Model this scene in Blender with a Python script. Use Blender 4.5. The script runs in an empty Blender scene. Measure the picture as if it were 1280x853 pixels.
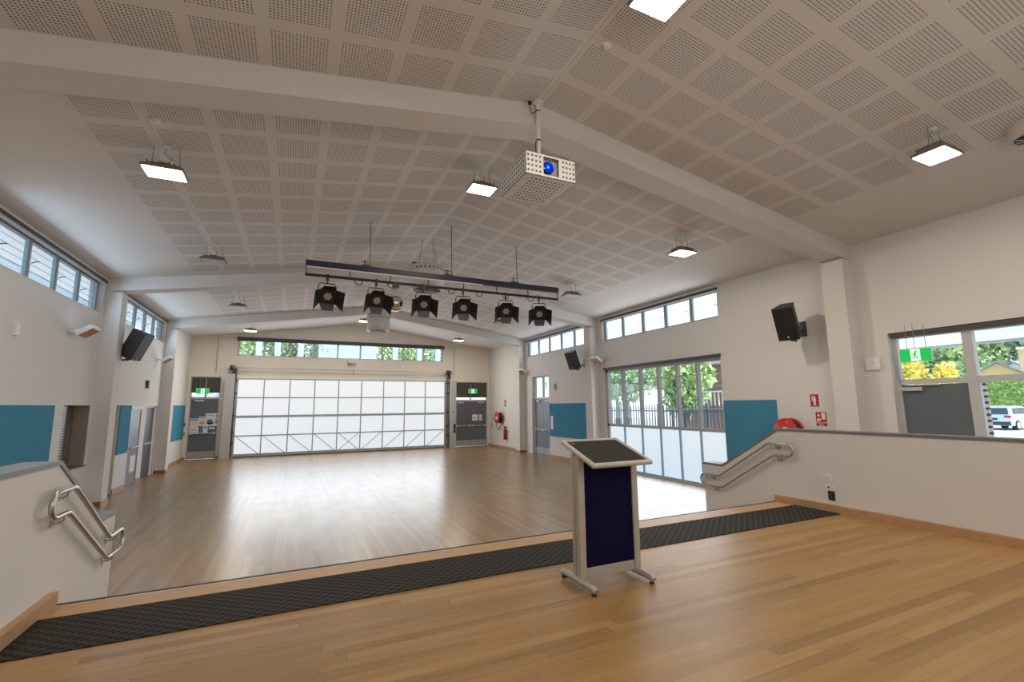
import bpy, math, random
from mathutils import Vector, Matrix, Euler
random.seed(7)
scn = bpy.context.scene
COL = scn.collection
PI = math.pi
R = math.radians

# ------------------------------------------------------------ room dimensions
HW = 6.5623; YF = 17.67; YB = -6.6; ZS = 0.541; ZE = 4.908; ZR = 5.8907
P1, P2, P3 = -0.0737, 7.9382, 13.4358
PW, PD, BD = 0.386, 0.30, 0.29
WL, WR = -4.2995, 4.0747

def roof(x): return ZE + (ZR - ZE) * (1 - abs(x) / HW)

# ------------------------------------------------------------ node helpers
def new_mat(name):
    m = bpy.data.materials.new(name); m.use_nodes = True
    nt = m.node_tree; nt.nodes.clear()
    out = nt.nodes.new('ShaderNodeOutputMaterial')
    return m, nt, out

class G:
    """tiny expression builder for shader math"""
    def __init__(s, nt): s.nt = nt
    def n(s, t, **k):
        a = s.nt.nodes.new(t)
        for q, v in k.items(): setattr(a, q, v)
        return a
    def put(s, sock, v):
        if hasattr(v, 'is_output'): s.nt.links.new(v, sock)
        else: sock.default_value = v
    def m(s, op, a, b=0.0, c=0.0):
        d = s.n('ShaderNodeMath', operation=op)
        s.put(d.inputs[0], a); s.put(d.inputs[1], b)
        if op in ('MULTIPLY_ADD', 'WRAP', 'COMPARE'): s.put(d.inputs[2], c)
        return d.outputs[0]
    def mix(s, f, a, b):
        d = s.n('ShaderNodeMix', data_type='RGBA')
        s.put(d.inputs[0], f); s.put(d.inputs[6], a); s.put(d.inputs[7], b)
        return d.outputs[2]
    def noise(s, vec, scale, detail=3, rough=.5):
        d = s.n('ShaderNodeTexNoise'); d.inputs['Scale'].default_value = scale
        d.inputs['Detail'].default_value = detail; d.inputs['Roughness'].default_value = rough
        s.nt.links.new(vec, d.inputs['Vector']); return d.outputs['Fac']
    def comb(s, x, y, z=0.0):
        d = s.n('ShaderNodeCombineXYZ'); s.put(d.inputs[0], x); s.put(d.inputs[1], y); s.put(d.inputs[2], z)
        return d.outputs[0]
    def obj(s):
        tc = s.n('ShaderNodeTexCoord'); sp = s.n('ShaderNodeSeparateXYZ')
        s.nt.links.new(tc.outputs['Object'], sp.inputs[0])
        return tc.outputs['Object'], sp.outputs[0], sp.outputs[1], sp.outputs[2]
    def bump(s, h, strength, dist=.01):
        d = s.n('ShaderNodeBump'); d.inputs['Strength'].default_value = strength
        d.inputs['Distance'].default_value = dist; s.nt.links.new(h, d.inputs['Height'])
        return d.outputs['Normal']

def rgba(c): return (c[0], c[1], c[2], 1.0)

def mat(name, col, rough=.5, metal=0.0, var=.06, scale=6.0, bump=0.0, bscale=120, spec=.5, coat=0.0, emit=None, es=0.0):
    m, nt, out = new_mat(name); g = G(nt)
    b = g.n('ShaderNodeBsdfPrincipled'); nt.links.new(b.outputs[0], out.inputs[0])
    v, x, y, z = g.obj()
    f = g.noise(v, scale, 4)
    lo = rgba([c * (1 - var) for c in col]); hi = rgba([min(1, c * (1 + var)) for c in col])
    nt.links.new(g.mix(f, lo, hi), b.inputs['Base Color'])
    b.inputs['Roughness'].default_value = rough; b.inputs['Metallic'].default_value = metal
    b.inputs['Specular IOR Level'].default_value = spec
    b.inputs['Coat Weight'].default_value = coat
    if bump:
        nt.links.new(g.bump(g.noise(v, bscale, 2), bump, .004), b.inputs['Normal'])
    if emit:
        b.inputs['Emission Color'].default_value = rgba(emit); b.inputs['Emission Strength'].default_value = es
    return m

def plank_mat(name, along, c_dark, c_mid, c_light, rough, coat=.25):
    m, nt, out = new_mat(name); g = G(nt)
    b = g.n('ShaderNodeBsdfPrincipled'); nt.links.new(b.outputs[0], out.inputs[0])
    v, x, y, z = g.obj()
    u, w = (x, y) if along == 'X' else (y, x)
    bw = .083
    row = g.m('FLOOR', g.m('DIVIDE', w, bw))
    wn = g.n('ShaderNodeTexWhiteNoise', noise_dimensions='1D'); nt.links.new(row, wn.inputs['W'])
    uo = g.m('ADD', g.m('DIVIDE', u, 1.9), g.m('MULTIPLY', wn.outputs[0], 7.3))
    pl = g.m('FLOOR', uo)
    wn2 = g.n('ShaderNodeTexWhiteNoise', noise_dimensions='2D'); nt.links.new(g.comb(row, pl), wn2.inputs['Vector'])
    tone = wn2.outputs[0]
    gv = g.comb(g.m('MULTIPLY', u, 1.2), g.m('MULTIPLY', w, 26.0), g.m('MULTIPLY', tone, 31.0))
    grain = g.noise(gv, 1.0, 5, .6)
    gv2 = g.comb(g.m('MULTIPLY', u, 3.0), g.m('MULTIPLY', w, 160.0), g.m('MULTIPLY', tone, 11.0))
    fine = g.noise(gv2, 1.0, 3, .6)
    ramp = g.n('ShaderNodeValToRGB')
    e = ramp.color_ramp.elements
    e[0].position = 0.0; e[0].color = rgba(c_dark); e[1].position = 1.0; e[1].color = rgba(c_light)
    q = e.new(.5); q.color = rgba(c_mid)
    f = g.m('ADD', g.m('MULTIPLY', tone, .42), g.m('ADD', g.m('MULTIPLY', grain, .66), g.m('MULTIPLY', fine, .28)))
    f = g.m('SUBTRACT', f, .18)
    nt.links.new(f, ramp.inputs[0])
    fw = g.m('FRACT', g.m('DIVIDE', w, bw)); fu = g.m('FRACT', uo)
    gap = g.m('MAXIMUM', g.m('GREATER_THAN', g.m('ABSOLUTE', g.m('SUBTRACT', fw, .5)), .487),
              g.m('GREATER_THAN', g.m('ABSOLUTE', g.m('SUBTRACT', fu, .5)), .4988))
    dk = g.mix(g.m('MULTIPLY', gap, .45), ramp.outputs[0], rgba([c * .35 for c in c_dark]))
    nt.links.new(dk, b.inputs['Base Color'])
    rr = g.m('ADD', g.m('MULTIPLY', g.noise(v, 2.2, 4), .14), rough - .07)
    nt.links.new(rr, b.inputs['Roughness']); b.inputs['Specular IOR Level'].default_value = .38 if along == 'X' else .62
    b.inputs['Coat Weight'].default_value = coat; b.inputs['Coat Roughness'].default_value = .22
    h = g.m('SUBTRACT', g.m('MULTIPLY', fine, .3), gap)
    nt.links.new(g.bump(h, .08, .001), b.inputs['Normal'])
    return m

def ceiling_mat():
    m, nt, out = new_mat('perforated_plaster'); g = G(nt)
    b = g.n('ShaderNodeBsdfPrincipled'); nt.links.new(b.outputs[0], out.inputs[0])
    v, x, y, z = g.obj()
    ax = g.m('SUBTRACT', g.m('ABSOLUTE', x), .05)
    tx = g.m('FLOORED_MODULO', ax, .62)
    yy = g.m('ADD', y, .595)
    ty = g.m('FLOORED_MODULO', yy, .635)
    def lt(a, c): return g.m('LESS_THAN', a, c)
    def gt(a, c): return g.m('GREATER_THAN', a, c)
    msk = g.m('MULTIPLY', lt(tx, .51), lt(ty, .504))
    msk = g.m('MULTIPLY', msk, g.m('MULTIPLY', gt(ax, 0), lt(ax, 4.9)))
    msk = g.m('MULTIPLY', msk, lt(y, 13.3))
    for a, c in ((-.05, .6), (7.6, 8.28)):
        ins = g.m('MULTIPLY', gt(y, a), lt(y, c))
        msk = g.m('MULTIPLY', msk, g.m('SUBTRACT', 1.0, ins))
    hx = g.m('SUBTRACT', g.m('FRACT', g.m('DIVIDE', tx, .030)), .5)
    hy = g.m('SUBTRACT', g.m('FRACT', g.m('DIVIDE', ty, .0315)), .5)
    d = g.m('SQRT', g.m('ADD', g.m('MULTIPLY', hx, hx), g.m('MULTIPLY', hy, hy)))
    hole = g.m('MULTIPLY', lt(d, .255), msk)
    seam = g.m('MULTIPLY', lt(g.m('ABSOLUTE', x), .004), lt(y, P1 + .1))
    f = g.noise(v, .8, 3)
    base = g.mix(f, rgba((.67, .635, .605)), rgba((.73, .70, .67)))
    c = g.mix(hole, base, rgba((.17, .135, .115)))
    c = g.mix(g.m('MULTIPLY', seam, .5), c, rgba((.15, .13, .12)))
    nt.links.new(c, b.inputs['Base Color']); b.inputs['Roughness'].default_value = .75
    b.inputs['Specular IOR Level'].default_value = .25
    return m

def mat_rubber():
    m, nt, out = new_mat('studded_black_rubber'); g = G(nt)
    b = g.n('ShaderNodeBsdfPrincipled'); nt.links.new(b.outputs[0], out.inputs[0])
    v, x, y, z = g.obj()
    u = g.m('DIVIDE', x, .05); w = g.m('DIVIDE', y, .04)
    par = g.m('FLOORED_MODULO', g.m('ADD', g.m('FLOOR', u), g.m('FLOOR', w)), 2.0)
    c = g.mix(par, rgba((.012, .011, .010)), rgba((.045, .040, .035)))
    nt.links.new(c, b.inputs['Base Color']); b.inputs['Roughness'].default_value = .8; b.inputs['Specular IOR Level'].default_value = .2
    nt.links.new(g.bump(par, .6, .004), b.inputs['Normal'])
    return m

def mat_glass(name='clear_window_glass', tint=(.95, .98, .99)):
    m, nt, out = new_mat(name); g = G(nt)
    t = g.n('ShaderNodeBsdfTransparent'); t.inputs[0].default_value = rgba(tint)
    gl = g.n('ShaderNodeBsdfGlossy'); gl.inputs['Roughness'].default_value = .03
    lw = g.n('ShaderNodeLayerWeight'); lw.inputs[0].default_value = .5
    f = g.m('ADD', g.m('MULTIPLY', g.m('POWER', lw.outputs['Facing'], 4.0), .35), .03)
    mx = g.n('ShaderNodeMixShader'); nt.links.new(f, mx.inputs[0])
    nt.links.new(t.outputs[0], mx.inputs[1]); nt.links.new(gl.outputs[0], mx.inputs[2])
    nt.links.new(mx.outputs[0], out.inputs[0])
    return m

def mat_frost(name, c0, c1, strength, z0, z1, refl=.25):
    """obscure glazing: daylight from outside painted in as emission"""
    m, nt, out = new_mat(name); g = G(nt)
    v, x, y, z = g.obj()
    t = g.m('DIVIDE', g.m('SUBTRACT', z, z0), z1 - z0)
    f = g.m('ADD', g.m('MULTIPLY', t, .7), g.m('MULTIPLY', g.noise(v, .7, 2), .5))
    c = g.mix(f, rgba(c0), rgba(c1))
    e = g.n('ShaderNodeEmission'); nt.links.new(c, e.inputs[0]); e.inputs[1].default_value = strength  # emission stands in for the daylight behind the panes
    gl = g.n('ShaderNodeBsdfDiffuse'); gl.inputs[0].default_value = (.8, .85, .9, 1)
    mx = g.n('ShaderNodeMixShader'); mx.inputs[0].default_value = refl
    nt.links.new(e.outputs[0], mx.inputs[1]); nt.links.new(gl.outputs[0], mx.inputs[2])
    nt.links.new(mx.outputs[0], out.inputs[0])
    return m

def mat_emit(name, col, s):
    m, nt, out = new_mat(name); g = G(nt)
    e = g.n('ShaderNodeEmission'); e.inputs[0].default_value = rgba(col); e.inputs[1].default_value = s
    nt.links.new(e.outputs[0], out.inputs[0]); return m

def mat_leaf(name, c0, c1, scale=1.2):
    m, nt, out = new_mat(name); g = G(nt)
    b = g.n('ShaderNodeBsdfPrincipled'); nt.links.new(b.outputs[0], out.inputs[0])
    v, x, y, z = g.obj()
    f = g.noise(v, scale, 5, .7)
    r = g.n('ShaderNodeValToRGB'); e = r.color_ramp.elements
    e[0].position = .35; e[0].color = rgba(c0); e[1].position = .65; e[1].color = rgba(c1)
    nt.links.new(f, r.inputs[0]); nt.links.new(r.outputs[0], b.inputs['Base Color'])
    b.inputs['Roughness'].default_value = .6
    return m

def mat_stripe(name, ca, cb, axis, pitch, duty=.12, rough=.5):
    m, nt, out = new_mat(name); g = G(nt)
    b = g.n('ShaderNodeBsdfPrincipled'); nt.links.new(b.outputs[0], out.inputs[0])
    v, x, y, z = g.obj(); q = {'X': x, 'Y': y, 'Z': z}[axis]
    f = g.m('LESS_THAN', g.m('FRACT', g.m('DIVIDE', q, pitch)), duty)
    nt.links.new(g.mix(f, rgba(ca), rgba(cb)), b.inputs['Base Color']); b.inputs['Roughness'].default_value = rough
    return m

M = {}
M['wall'] = mat('white_painted_wall', (.70, .685, .665), .8, var=.025, scale=.6, bump=.05, spec=.25)
M['wall_far'] = mat('cream_painted_wall', (.78, .735, .66), .8, var=.03, scale=.6, bump=.05, spec=.25)
M['beam'] = mat('painted_beam', (.69, .66, .635), .75, var=.02, scale=.8, spec=.25)
M['ceil'] = ceiling_mat()
M['hall'] = plank_mat('hall_timber_boards', 'Y', (.155, .084, .030), (.275, .158, .066), (.39, .238, .112), .31, .30)
M['stage'] = plank_mat('stage_timber_boards', 'X', (.17, .086, .027), (.335, .190, .066), (.45, .272, .108), .42, .12)
M['timber'] = mat('timber_skirting', (.47, .28, .14), .45, var=.2, scale=9)
M['timber_dark'] = mat('dark_timber_edge', (.26, .12, .05), .45, var=.2, scale=9)
M['rubber'] = mat_rubber()
M['black'] = mat('matt_black', (.012, .012, .013), .5, var=.2)
M['nosing'] = mat('nosing_black', (.02, .018, .018), .6)
M['nosing_w'] = mat('nosing_highlight', (.75, .73, .70), .35, metal=.4)
M['alu'] = mat('grey_aluminium', (.36, .37, .38), .45, metal=.0, var=.08)
M['alu_l'] = mat('light_aluminium', (.55, .55, .54), .45, metal=.0, var=.06)
M['galv'] = mat('galvanised_grey', (.40, .41, .42), .45, metal=.1, var=.12)
M['steel'] = mat('brushed_stainless', (.50, .47, .43), .33, metal=1.0, var=.08)
M['dark_metal'] = mat('dark_metal', (.075, .072, .07), .45, metal=.5, var=.15)
M['cap'] = mat('grey_wall_capping', (.165, .175, .195), .42, var=.08)
M['blue'] = mat('blue_pinboard_fabric', (.065, .245, .375), .9, var=.10, scale=40, bump=.25, bscale=400, spec=.1)
M['door'] = mat('grey_door_paint', (.125, .142, .165), .42, var=.06)
M['door_b'] = mat('blue_grey_door', (.17, .21, .27), .4, var=.08)
M['navy_door'] = mat('dark_navy_door', (.045, .06, .095), .4)
M['blind'] = mat('charcoal_blind', (.085, .078, .07), .8, var=.06, bump=.2, bscale=300)
M['glass'] = mat_glass()
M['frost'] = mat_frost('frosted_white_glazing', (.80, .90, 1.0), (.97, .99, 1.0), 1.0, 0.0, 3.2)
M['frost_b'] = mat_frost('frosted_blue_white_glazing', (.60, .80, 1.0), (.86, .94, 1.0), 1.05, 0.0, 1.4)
M['white'] = mat('white_plastic', (.78, .77, .75), .45, var=.02)
M['offwhite'] = mat('offwhite_powdercoat', (.62, .59, .55), .5, var=.04)
M['silver'] = mat('silver_powdercoat', (.47, .44, .40), .38, metal=.15, var=.04)
M['navy'] = mat('navy_fabric', (.003, .0035, .034), .85, var=.2, scale=60, bump=.2, bscale=500, spec=.15)
M['speckle'] = mat('speckled_black_top', (.030, .028, .024), .8, var=.9, scale=170, spec=.2)
M['red'] = mat('red_paint', (.55, .012, .015), .35, var=.08)
M['red_sign'] = mat('red_sign', (.50, .01, .02), .5)
M['brass'] = mat('brass', (.55, .38, .12), .35, metal=.8)
M['green'] = mat('green_exit_panel', (.0, .42, .08), .5, emit=(.0, .55, .10), es=.55)
M['exit_w'] = mat('white_exit_figure', (.85, .9, .85), .5, emit=(.9, 1, .9), es=.6)
M['copper'] = mat('copper_slats', (.36, .15, .05), .5, emit=(.6, .25, .06), es=.08)  # faint glow added so the slats stand out
M['lamp_on'] = mat_emit('lit_diffuser', (1.0, .90, .72), 14.0)
M['lamp_far'] = mat_emit('lit_diffuser_soft', (1.0, .90, .72), 8.0)
M['lamp_off'] = mat('unlit_diffuser', (.55, .56, .56), .4)
M['housing'] = mat('lamp_housing', (.20, .175, .14), .5, metal=.3)
M['wire'] = mat('wire_grey', (.30, .30, .30), .5, metal=.6)
M['cable'] = mat('black_cable', (.02, .02, .02), .6)
M['led'] = mat('led_lens_ring', (.50, .40, .34), .3, emit=(1, .8, .65), es=.10)
M['barn'] = mat('black_barn_door', (.010, .010, .011), .55)
M['barn_g'] = mat('grey_barn_door_back', (.07, .075, .085), .5)
M['truss_navy'] = mat('navy_black_track', (.018, .016, .045), .45)
M['mirror'] = mat('mirror_tiles', (.85, .87, .86), .06, metal=1.0, var=.0)
M['lens_blue'] = mat_emit('blue_lens_glow', (.0, .035, .85), 1.0)
M['lens_core'] = mat_emit('blue_lens_core', (.05, .35, 1.0), 1.6)
M['lens_dark'] = mat('dark_lens', (.01, .015, .08), .1)
M['grille_g'] = mat('projector_grille', (.28, .27, .32), .5, emit=(.3,.3,.4), es=.12)
M['paper'] = mat('white_paper', (.80, .79, .75), .7, var=.03)
M['paper_b'] = mat('blue_print', (.03, .25, .50), .7)
M['paper_y'] = mat('ochre_print', (.55, .38, .12), .7)
M['conc'] = mat('pale_concrete', (.50, .50, .48), .9, var=.08, scale=1.5)
M['asphalt'] = mat('sunlit_asphalt', (.46, .47, .50), .9, var=.06, scale=.8)
M['grass'] = mat('lawn_grass', (.20, .36, .07), .9, var=.3, scale=3)
M['clad'] = mat_stripe('white_weatherboard', (.74, .87, .95), (.50, .64, .74), 'Z', .22, .10)
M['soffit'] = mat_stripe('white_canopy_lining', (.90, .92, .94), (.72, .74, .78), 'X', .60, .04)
M['soffit'].node_tree.nodes['Principled BSDF'].inputs['Emission Color'].default_value = (.9, .95, 1, 1); M['soffit'].node_tree.nodes['Principled BSDF'].inputs['Emission Strength'].default_value = .30  # lining emits a little to stand in for daylight bounced off the ground
M['bluewall'] = mat('pale_blue_building', (.42, .57, .66), .7, var=.05)
M['brick'] = mat_stripe('red_brick_wall', (.26, .12, .09), (.36, .24, .19), 'Z', .12, .15)
M['ochre'] = mat('ochre_render', (.72, .50, .27), .8)
M['rooft'] = mat('grey_roof_tiles', (.27, .29, .33), .8, var=.15, scale=5)
M['leaf'] = mat_leaf('tree_leaves', (.22, .36, .12), (.66, .78, .38), 1.3)
M['leaf_d'] = mat_leaf('dark_tree_leaves', (.13, .24, .13), (.50, .62, .38), 1.3)
M['leaf_h'] = mat_leaf('hedge_leaves', (.26, .46, .10), (.66, .84, .30), 2.4)
M['leaf_y'] = mat_leaf('yellow_blossom', (.75, .60, .10), (1.0, .88, .22), 2.0)
M['bark'] = mat('tree_bark', (.14, .10, .07), .9)
M['car'] = mat('silver_car_paint', (.62, .66, .70), .25, metal=.3, coat=.8)
M['car_w'] = mat('white_car_paint', (.80, .82, .85), .25, coat=.8)
M['carglass'] = mat('dark_car_glass', (.03, .05, .07), .08)
M['tyre'] = mat('tyre_rubber', (.02, .02, .02), .8)
M['tail'] = mat('red_tail_lamp', (.5, .02, .02), .3)

# ------------------------------------------------------------ mesh builder
class MB:
    def __init__(s): s.v = []; s.f = []; s.mi = []; s.sm = []; s.mats = []
    def _m(s, m):
        m = M[m] if isinstance(m, str) else m
        if m not in s.mats: s.mats.append(m)
        return s.mats.index(m)
    def add(s, vs, fs, m, smooth=False):
        o = len(s.v); s.v += [tuple(p) for p in vs]; k = s._m(m)
        for f in fs: s.f.append([i + o for i in f]); s.mi.append(k); s.sm.append(smooth)
        return s
    def box(s, x0, x1, y0, y1, z0, z1, m, T=None):
        x0, x1 = sorted((x0, x1)); y0, y1 = sorted((y0, y1)); z0, z1 = sorted((z0, z1))
        vs = [(x0, y0, z0), (x1, y0, z0), (x1, y1, z0), (x0, y1, z0), (x0, y0, z1), (x1, y0, z1), (x1, y1, z1), (x0, y1, z1)]
        if T: vs = [T @ Vector(p) for p in vs]
        return s.add(vs, [(0, 3, 2, 1), (4, 5, 6, 7), (0, 1, 5, 4), (1, 2, 6, 5), (2, 3, 7, 6), (3, 0, 4, 7)], m)
    def hexa(s, vs, m):   # bottom 4, top 4
        return s.add(vs, [(0, 3, 2, 1), (4, 5, 6, 7), (0, 1, 5, 4), (1, 2, 6, 5), (2, 3, 7, 6), (3, 0, 4, 7)], m)
    def poly(s, pts, m): return s.add(pts, [tuple(range(len(pts)))], m)
    def prism(s, pts, d, m):   # planar polygon swept by vector d
        n = len(pts); d = Vector(d); a = [Vector(p) for p in pts]; b = [p + d for p in a]
        fs = [tuple(range(n))[::-1], tuple(range(n, 2 * n))] + [(i, (i + 1) % n, n + (i + 1) % n, n + i) for i in range(n)]
        return s.add(a + b, fs, m)
    def cyl(s, p0, p1, r0, m, r1=None, n=14, caps=True, smooth=True):
        r1 = r0 if r1 is None else r1
        p0, p1 = Vector(p0), Vector(p1); d = (p1 - p0).normalized()
        a = d.orthogonal().normalized(); b = d.cross(a)
        vs = []
        for p, r in ((p0, r0), (p1, r1)):
            for i in range(n):
                t = 2 * PI * i / n; vs.append(p + a * (r * math.cos(t)) + b * (r * math.sin(t)))
        s.add(vs, [(i, (i + 1) % n, n + (i + 1) % n, n + i) for i in range(n)], m, smooth)
        if caps:
            s.add(vs, [tuple(range(n))[::-1], tuple(range(n, 2 * n))], m)
        return s
    def tube(s, path, r, m, n=10, closed=False):
        P = [Vector(p) for p in path]; k = len(P); vs = []; up = None
        for i in range(k):
            if closed: d = (P[(i + 1) % k] - P[i - 1]).normalized()
            else: d = (P[min(i + 1, k - 1)] - P[max(i - 1, 0)]).normalized()
            if up is None: up = d.orthogonal().normalized()
            up = (up - d * up.dot(d))
            up = up.normalized() if up.length > 1e-6 else d.orthogonal().normalized()
            b = d.cross(up)
            for j in range(n):
                t = 2 * PI * j / n; vs.append(P[i] + up * (r * math.cos(t)) + b * (r * math.sin(t)))
        fs = []
        for i in range(k if closed else k - 1):
            q = (i + 1) % k
            for j in range(n): fs.append((i * n + j, i * n + (j + 1) % n, q * n + (j + 1) % n, q * n + j))
        s.add(vs, fs, m, True)
        if not closed: s.add(vs, [tuple(range(n))[::-1], tuple(range((k - 1) * n, k * n))], m)
        return s
    def lathe(s, prof, c, m, n=24, axis='Z', smooth=True):   # prof: (r, h)
        vs = []
        for r, h in prof:
            for i in range(n):
                t = 2 * PI * i / n; a, b = r * math.cos(t), r * math.sin(t)
                p = (a, b, h) if axis == 'Z' else ((a, h, b) if axis == 'Y' else (h, a, b))
                vs.append(Vector(p) + Vector(c))
        fs = []
        for k in range(len(prof) - 1):
            for i in range(n): fs.append((k * n + i, k * n + (i + 1) % n, (k + 1) * n + (i + 1) % n, (k + 1) * n + i))
        s.add(vs, fs, m, smooth)
        s.add(vs, [tuple(range(n))[::-1], tuple(range((len(prof) - 1) * n, len(prof) * n))], m)
        return s
    def ball(s, c, r, m, nu=20, nv=12, sq=(1, 1, 1), smooth=True):
        pr = [(max(1e-4, r * math.sin(PI * i / nv)), -r * math.cos(PI * i / nv)) for i in range(nv + 1)]
        vs = []
        for q, h in pr:
            for i in range(nu):
                t = 2 * PI * i / nu; vs.append((c[0] + q * math.cos(t) * sq[0], c[1] + q * math.sin(t) * sq[1], c[2] + h * sq[2]))
        fs = [(k * nu + i, k * nu + (i + 1) % nu, (k + 1) * nu + (i + 1) % nu, (k + 1) * nu + i) for k in range(nv) for i in range(nu)]
        return s.add(vs, fs, m, smooth)
    def xform(s, T): s.v = [tuple(T @ Vector(p)) for p in s.v]; return s
    def build(s, name, parent=None, world=True, bevel=0.0, loc=None, kind=None):
        off = Vector((0, 0, 0))
        if parent is not None and world:
            r = parent
            while r.parent: r = r.parent
            off = Vector(r.location)
        if loc is not None: off = Vector(loc)
        me = bpy.data.meshes.new(name)
        me.from_pydata([tuple(Vector(p) - off) for p in s.v], [], s.f); me.update()
        for m in s.mats: me.materials.append(m)
        me.polygons.foreach_set('material_index', s.mi); me.polygons.foreach_set('use_smooth', s.sm)
        o = bpy.data.objects.new(name, me); COL.objects.link(o)
        if parent is not None: o.parent = parent
        elif loc is not None: o.location = loc
        if bevel:
            b = o.modifiers.new('bevel', 'BEVEL'); b.width = bevel; b.segments = 2; b.limit_method = 'ANGLE'; b.angle_limit = R(40)
        if kind: o['kind'] = kind
        return o

def tag(o, label, cat=None, group=None, kind=None):
    o['label'] = label
    if cat: o['category'] = cat
    if group: o['group'] = group
    if kind: o['kind'] = kind
    return o

def thing(name, loc, label, cat, group=None, rz=0, kind=None):
    o = bpy.data.objects.new(name, None); COL.objects.link(o); o.location = loc; o.rotation_euler = (0, 0, rz)
    o.empty_display_size = .1
    return tag(o, label, cat, group, kind)

def copy_tree(o, parent=None):
    c = o.copy(); COL.objects.link(c)
    c.parent = parent
    for ch in [k for k in bpy.data.objects if k.parent == o]: copy_tree(ch, c)
    return c

def struct(mb, name, label=None, cat=None, **k):
    o = mb.build(name, **k); o['kind'] = 'structure'
    if label: o['label'] = label
    if cat: o['category'] = cat
    return o

def box1(*a): return MB().box(*a)

# wall coordinate frames: a = along wall, b = depth outwards (+) or into room (-)
def WB(mb, side, a0, a1, b0, b1, z0, z1, m):
    if side == 'R': mb.box(HW + b0, HW + b1, a0, a1, z0, z1, m)
    elif side == 'L': mb.box(-HW - b0, -HW - b1, a0, a1, z0, z1, m)
    else: mb.box(a0, a1, YF + b0, YF + b1, z0, z1, m)
    return mb
def WP(side, a, b, z):
    if side == 'R': return Vector((HW + b, a, z))
    if side == 'L': return Vector((-HW - b, a, z))
    return Vector((a, YF + b, z))

def wall(side, name, a0, a1, z0, z1, holes, m, th=.25, label=None, extra=None):
    A = sorted({a0, a1, *[h[0] for h in holes], *[h[1] for h in holes]})
    Z = sorted({z0, z1, *[h[2] for h in holes], *[h[3] for h in holes]})
    mb = MB()
    for i in range(len(A) - 1):
        zrun = None
        for j in range(len(Z) - 1):
            ca, cz = (A[i] + A[i + 1]) / 2, (Z[j] + Z[j + 1]) / 2
            solid = not any(h[0] < ca < h[1] and h[2] < cz < h[3] for h in holes)
            if solid: zrun = (zrun[0], Z[j + 1]) if zrun else (Z[j], Z[j + 1])
            if (not solid or j == len(Z) - 2) and zrun:
                WB(mb, side, A[i], A[i + 1], 0, th, zrun[0], zrun[1], m); zrun = None
    if extra: extra(mb)
    return struct(mb, name, label, 'wall')

# ------------------------------------------------------------ shell
struct(box1(-7.0, 7.0, YB, 18.1, -.12, 0, 'hall'), 'floor', 'polished timber board floor of the hall below the stage', 'floor')
# stage: platform between the two wing walls
st = MB(); st.box(WL, WR, YB, 0, .02, ZS, 'stage')
struct(st, 'floor_stage', 'raised stage floor of honey coloured timber boards', 'floor')
# stair flight under the stage edge
for k in (1, 2):
    struct(box1(WL + .01, WR - .01, (k - 1) * .3, k * .3, .0, ZS - k * .18, 'stage'), 'stair_tread', 'timber step below the front edge of the stage', 'step')
nz = MB(); nz.box(WL + .002, WR - .002, -.028, .012, ZS - .035, ZS + .004, 'nosing')
struct(nz, 'trim_1', 'thin black nosing along the front edge of the stage', 'trim')
nz = MB(); nz.box(WL + .002, WR - .002, -.042, -.030, ZS - .01, ZS + .003, 'nosing_w')  # pale strip paints the highlight along the nosing
struct(nz, 'trim_2', 'pale line painted as a highlight beside the black stage nosing', 'trim')
bd = MB(); bd.box(WL + .002, WR - .002, -.300, -.044, ZS - .01, ZS + .0025, 'timber')
struct(bd, 'trim_3', 'timber border board between the stage nosing and the black mat', 'trim')
mt = MB(); mt.box(WL + .002, WR - .002, -.941, -.302, ZS, ZS + .008, 'rubber')
tag(mt.build('stage_mat', bevel=.003), 'long black studded rubber mat running across the front of the stage', 'mat')

def ceiling():
    mb = MB()
    for s in (-1, 1):
        xs = s * (HW + .26); ze = roof(HW + .26)
        a = (0, YB, ZR); b = (xs, YB, ze); c = (xs, 18.0, ze); d = (0, 18.0, ZR)
        up = .22
        mb.hexa([a, b, c, d] + [(p[0], p[1], p[2] + up) for p in (a, b, c, d)], 'ceil')
    return struct(mb, 'ceiling', 'gabled white ceiling with square panels of small perforations', 'ceiling')
ceiling()

def beam(y0, lab):
    mb = MB(); n = 1
    for s in (-1, 1):
        x1 = s * HW
        vs = [(0, y0, ZR - BD), (x1, y0, ZE - BD), (x1, y0 + PW, ZE - BD), (0, y0 + PW, ZR - BD),
              (0, y0, ZR + .03), (x1, y0, ZE + .03), (x1, y0 + PW, ZE + .03), (0, y0 + PW, ZR + .03)]
        mb.hexa(vs, 'beam')
    return struct(mb, 'beam', lab, 'beam')
beam(P1, 'pitched white roof beam nearest the stage, above the projector')
beam(P2, 'middle pitched white roof beam behind the lighting bar')
beam(P3, 'farthest pitched white roof beam near the glazed tilting door')
for i, (y, s, lab) in enumerate([(P1, 1, 'white wall pillar beside the near wall speaker on the right'), (P1, -1, 'white wall pillar on the left beside the stage'),
        (P2, 1, 'white wall pillar between the folding window and the pinboard on the right'), (P2, -1, 'white wall pillar between the serving hatch and the passage on the left'),
        (P3, 1, 'far right white wall pillar beside the side door'), (P3, -1, 'far left white wall pillar beside the third pinboard')]):
    mb = MB(); x0 = s * HW; x1 = s * (HW - PD)
    mb.hexa([(x0, y, 0), (x1, y, 0), (x1, y + PW, 0), (x0, y + PW, 0), (x0, y, ZE - BD + .01), (x1, y, ZE - BD + .01), (x1, y + PW, ZE - BD + .01), (x0, y + PW, ZE - BD + .01)], 'beam')
    struct(mb, 'pillar', lab, 'pillar')

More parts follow.
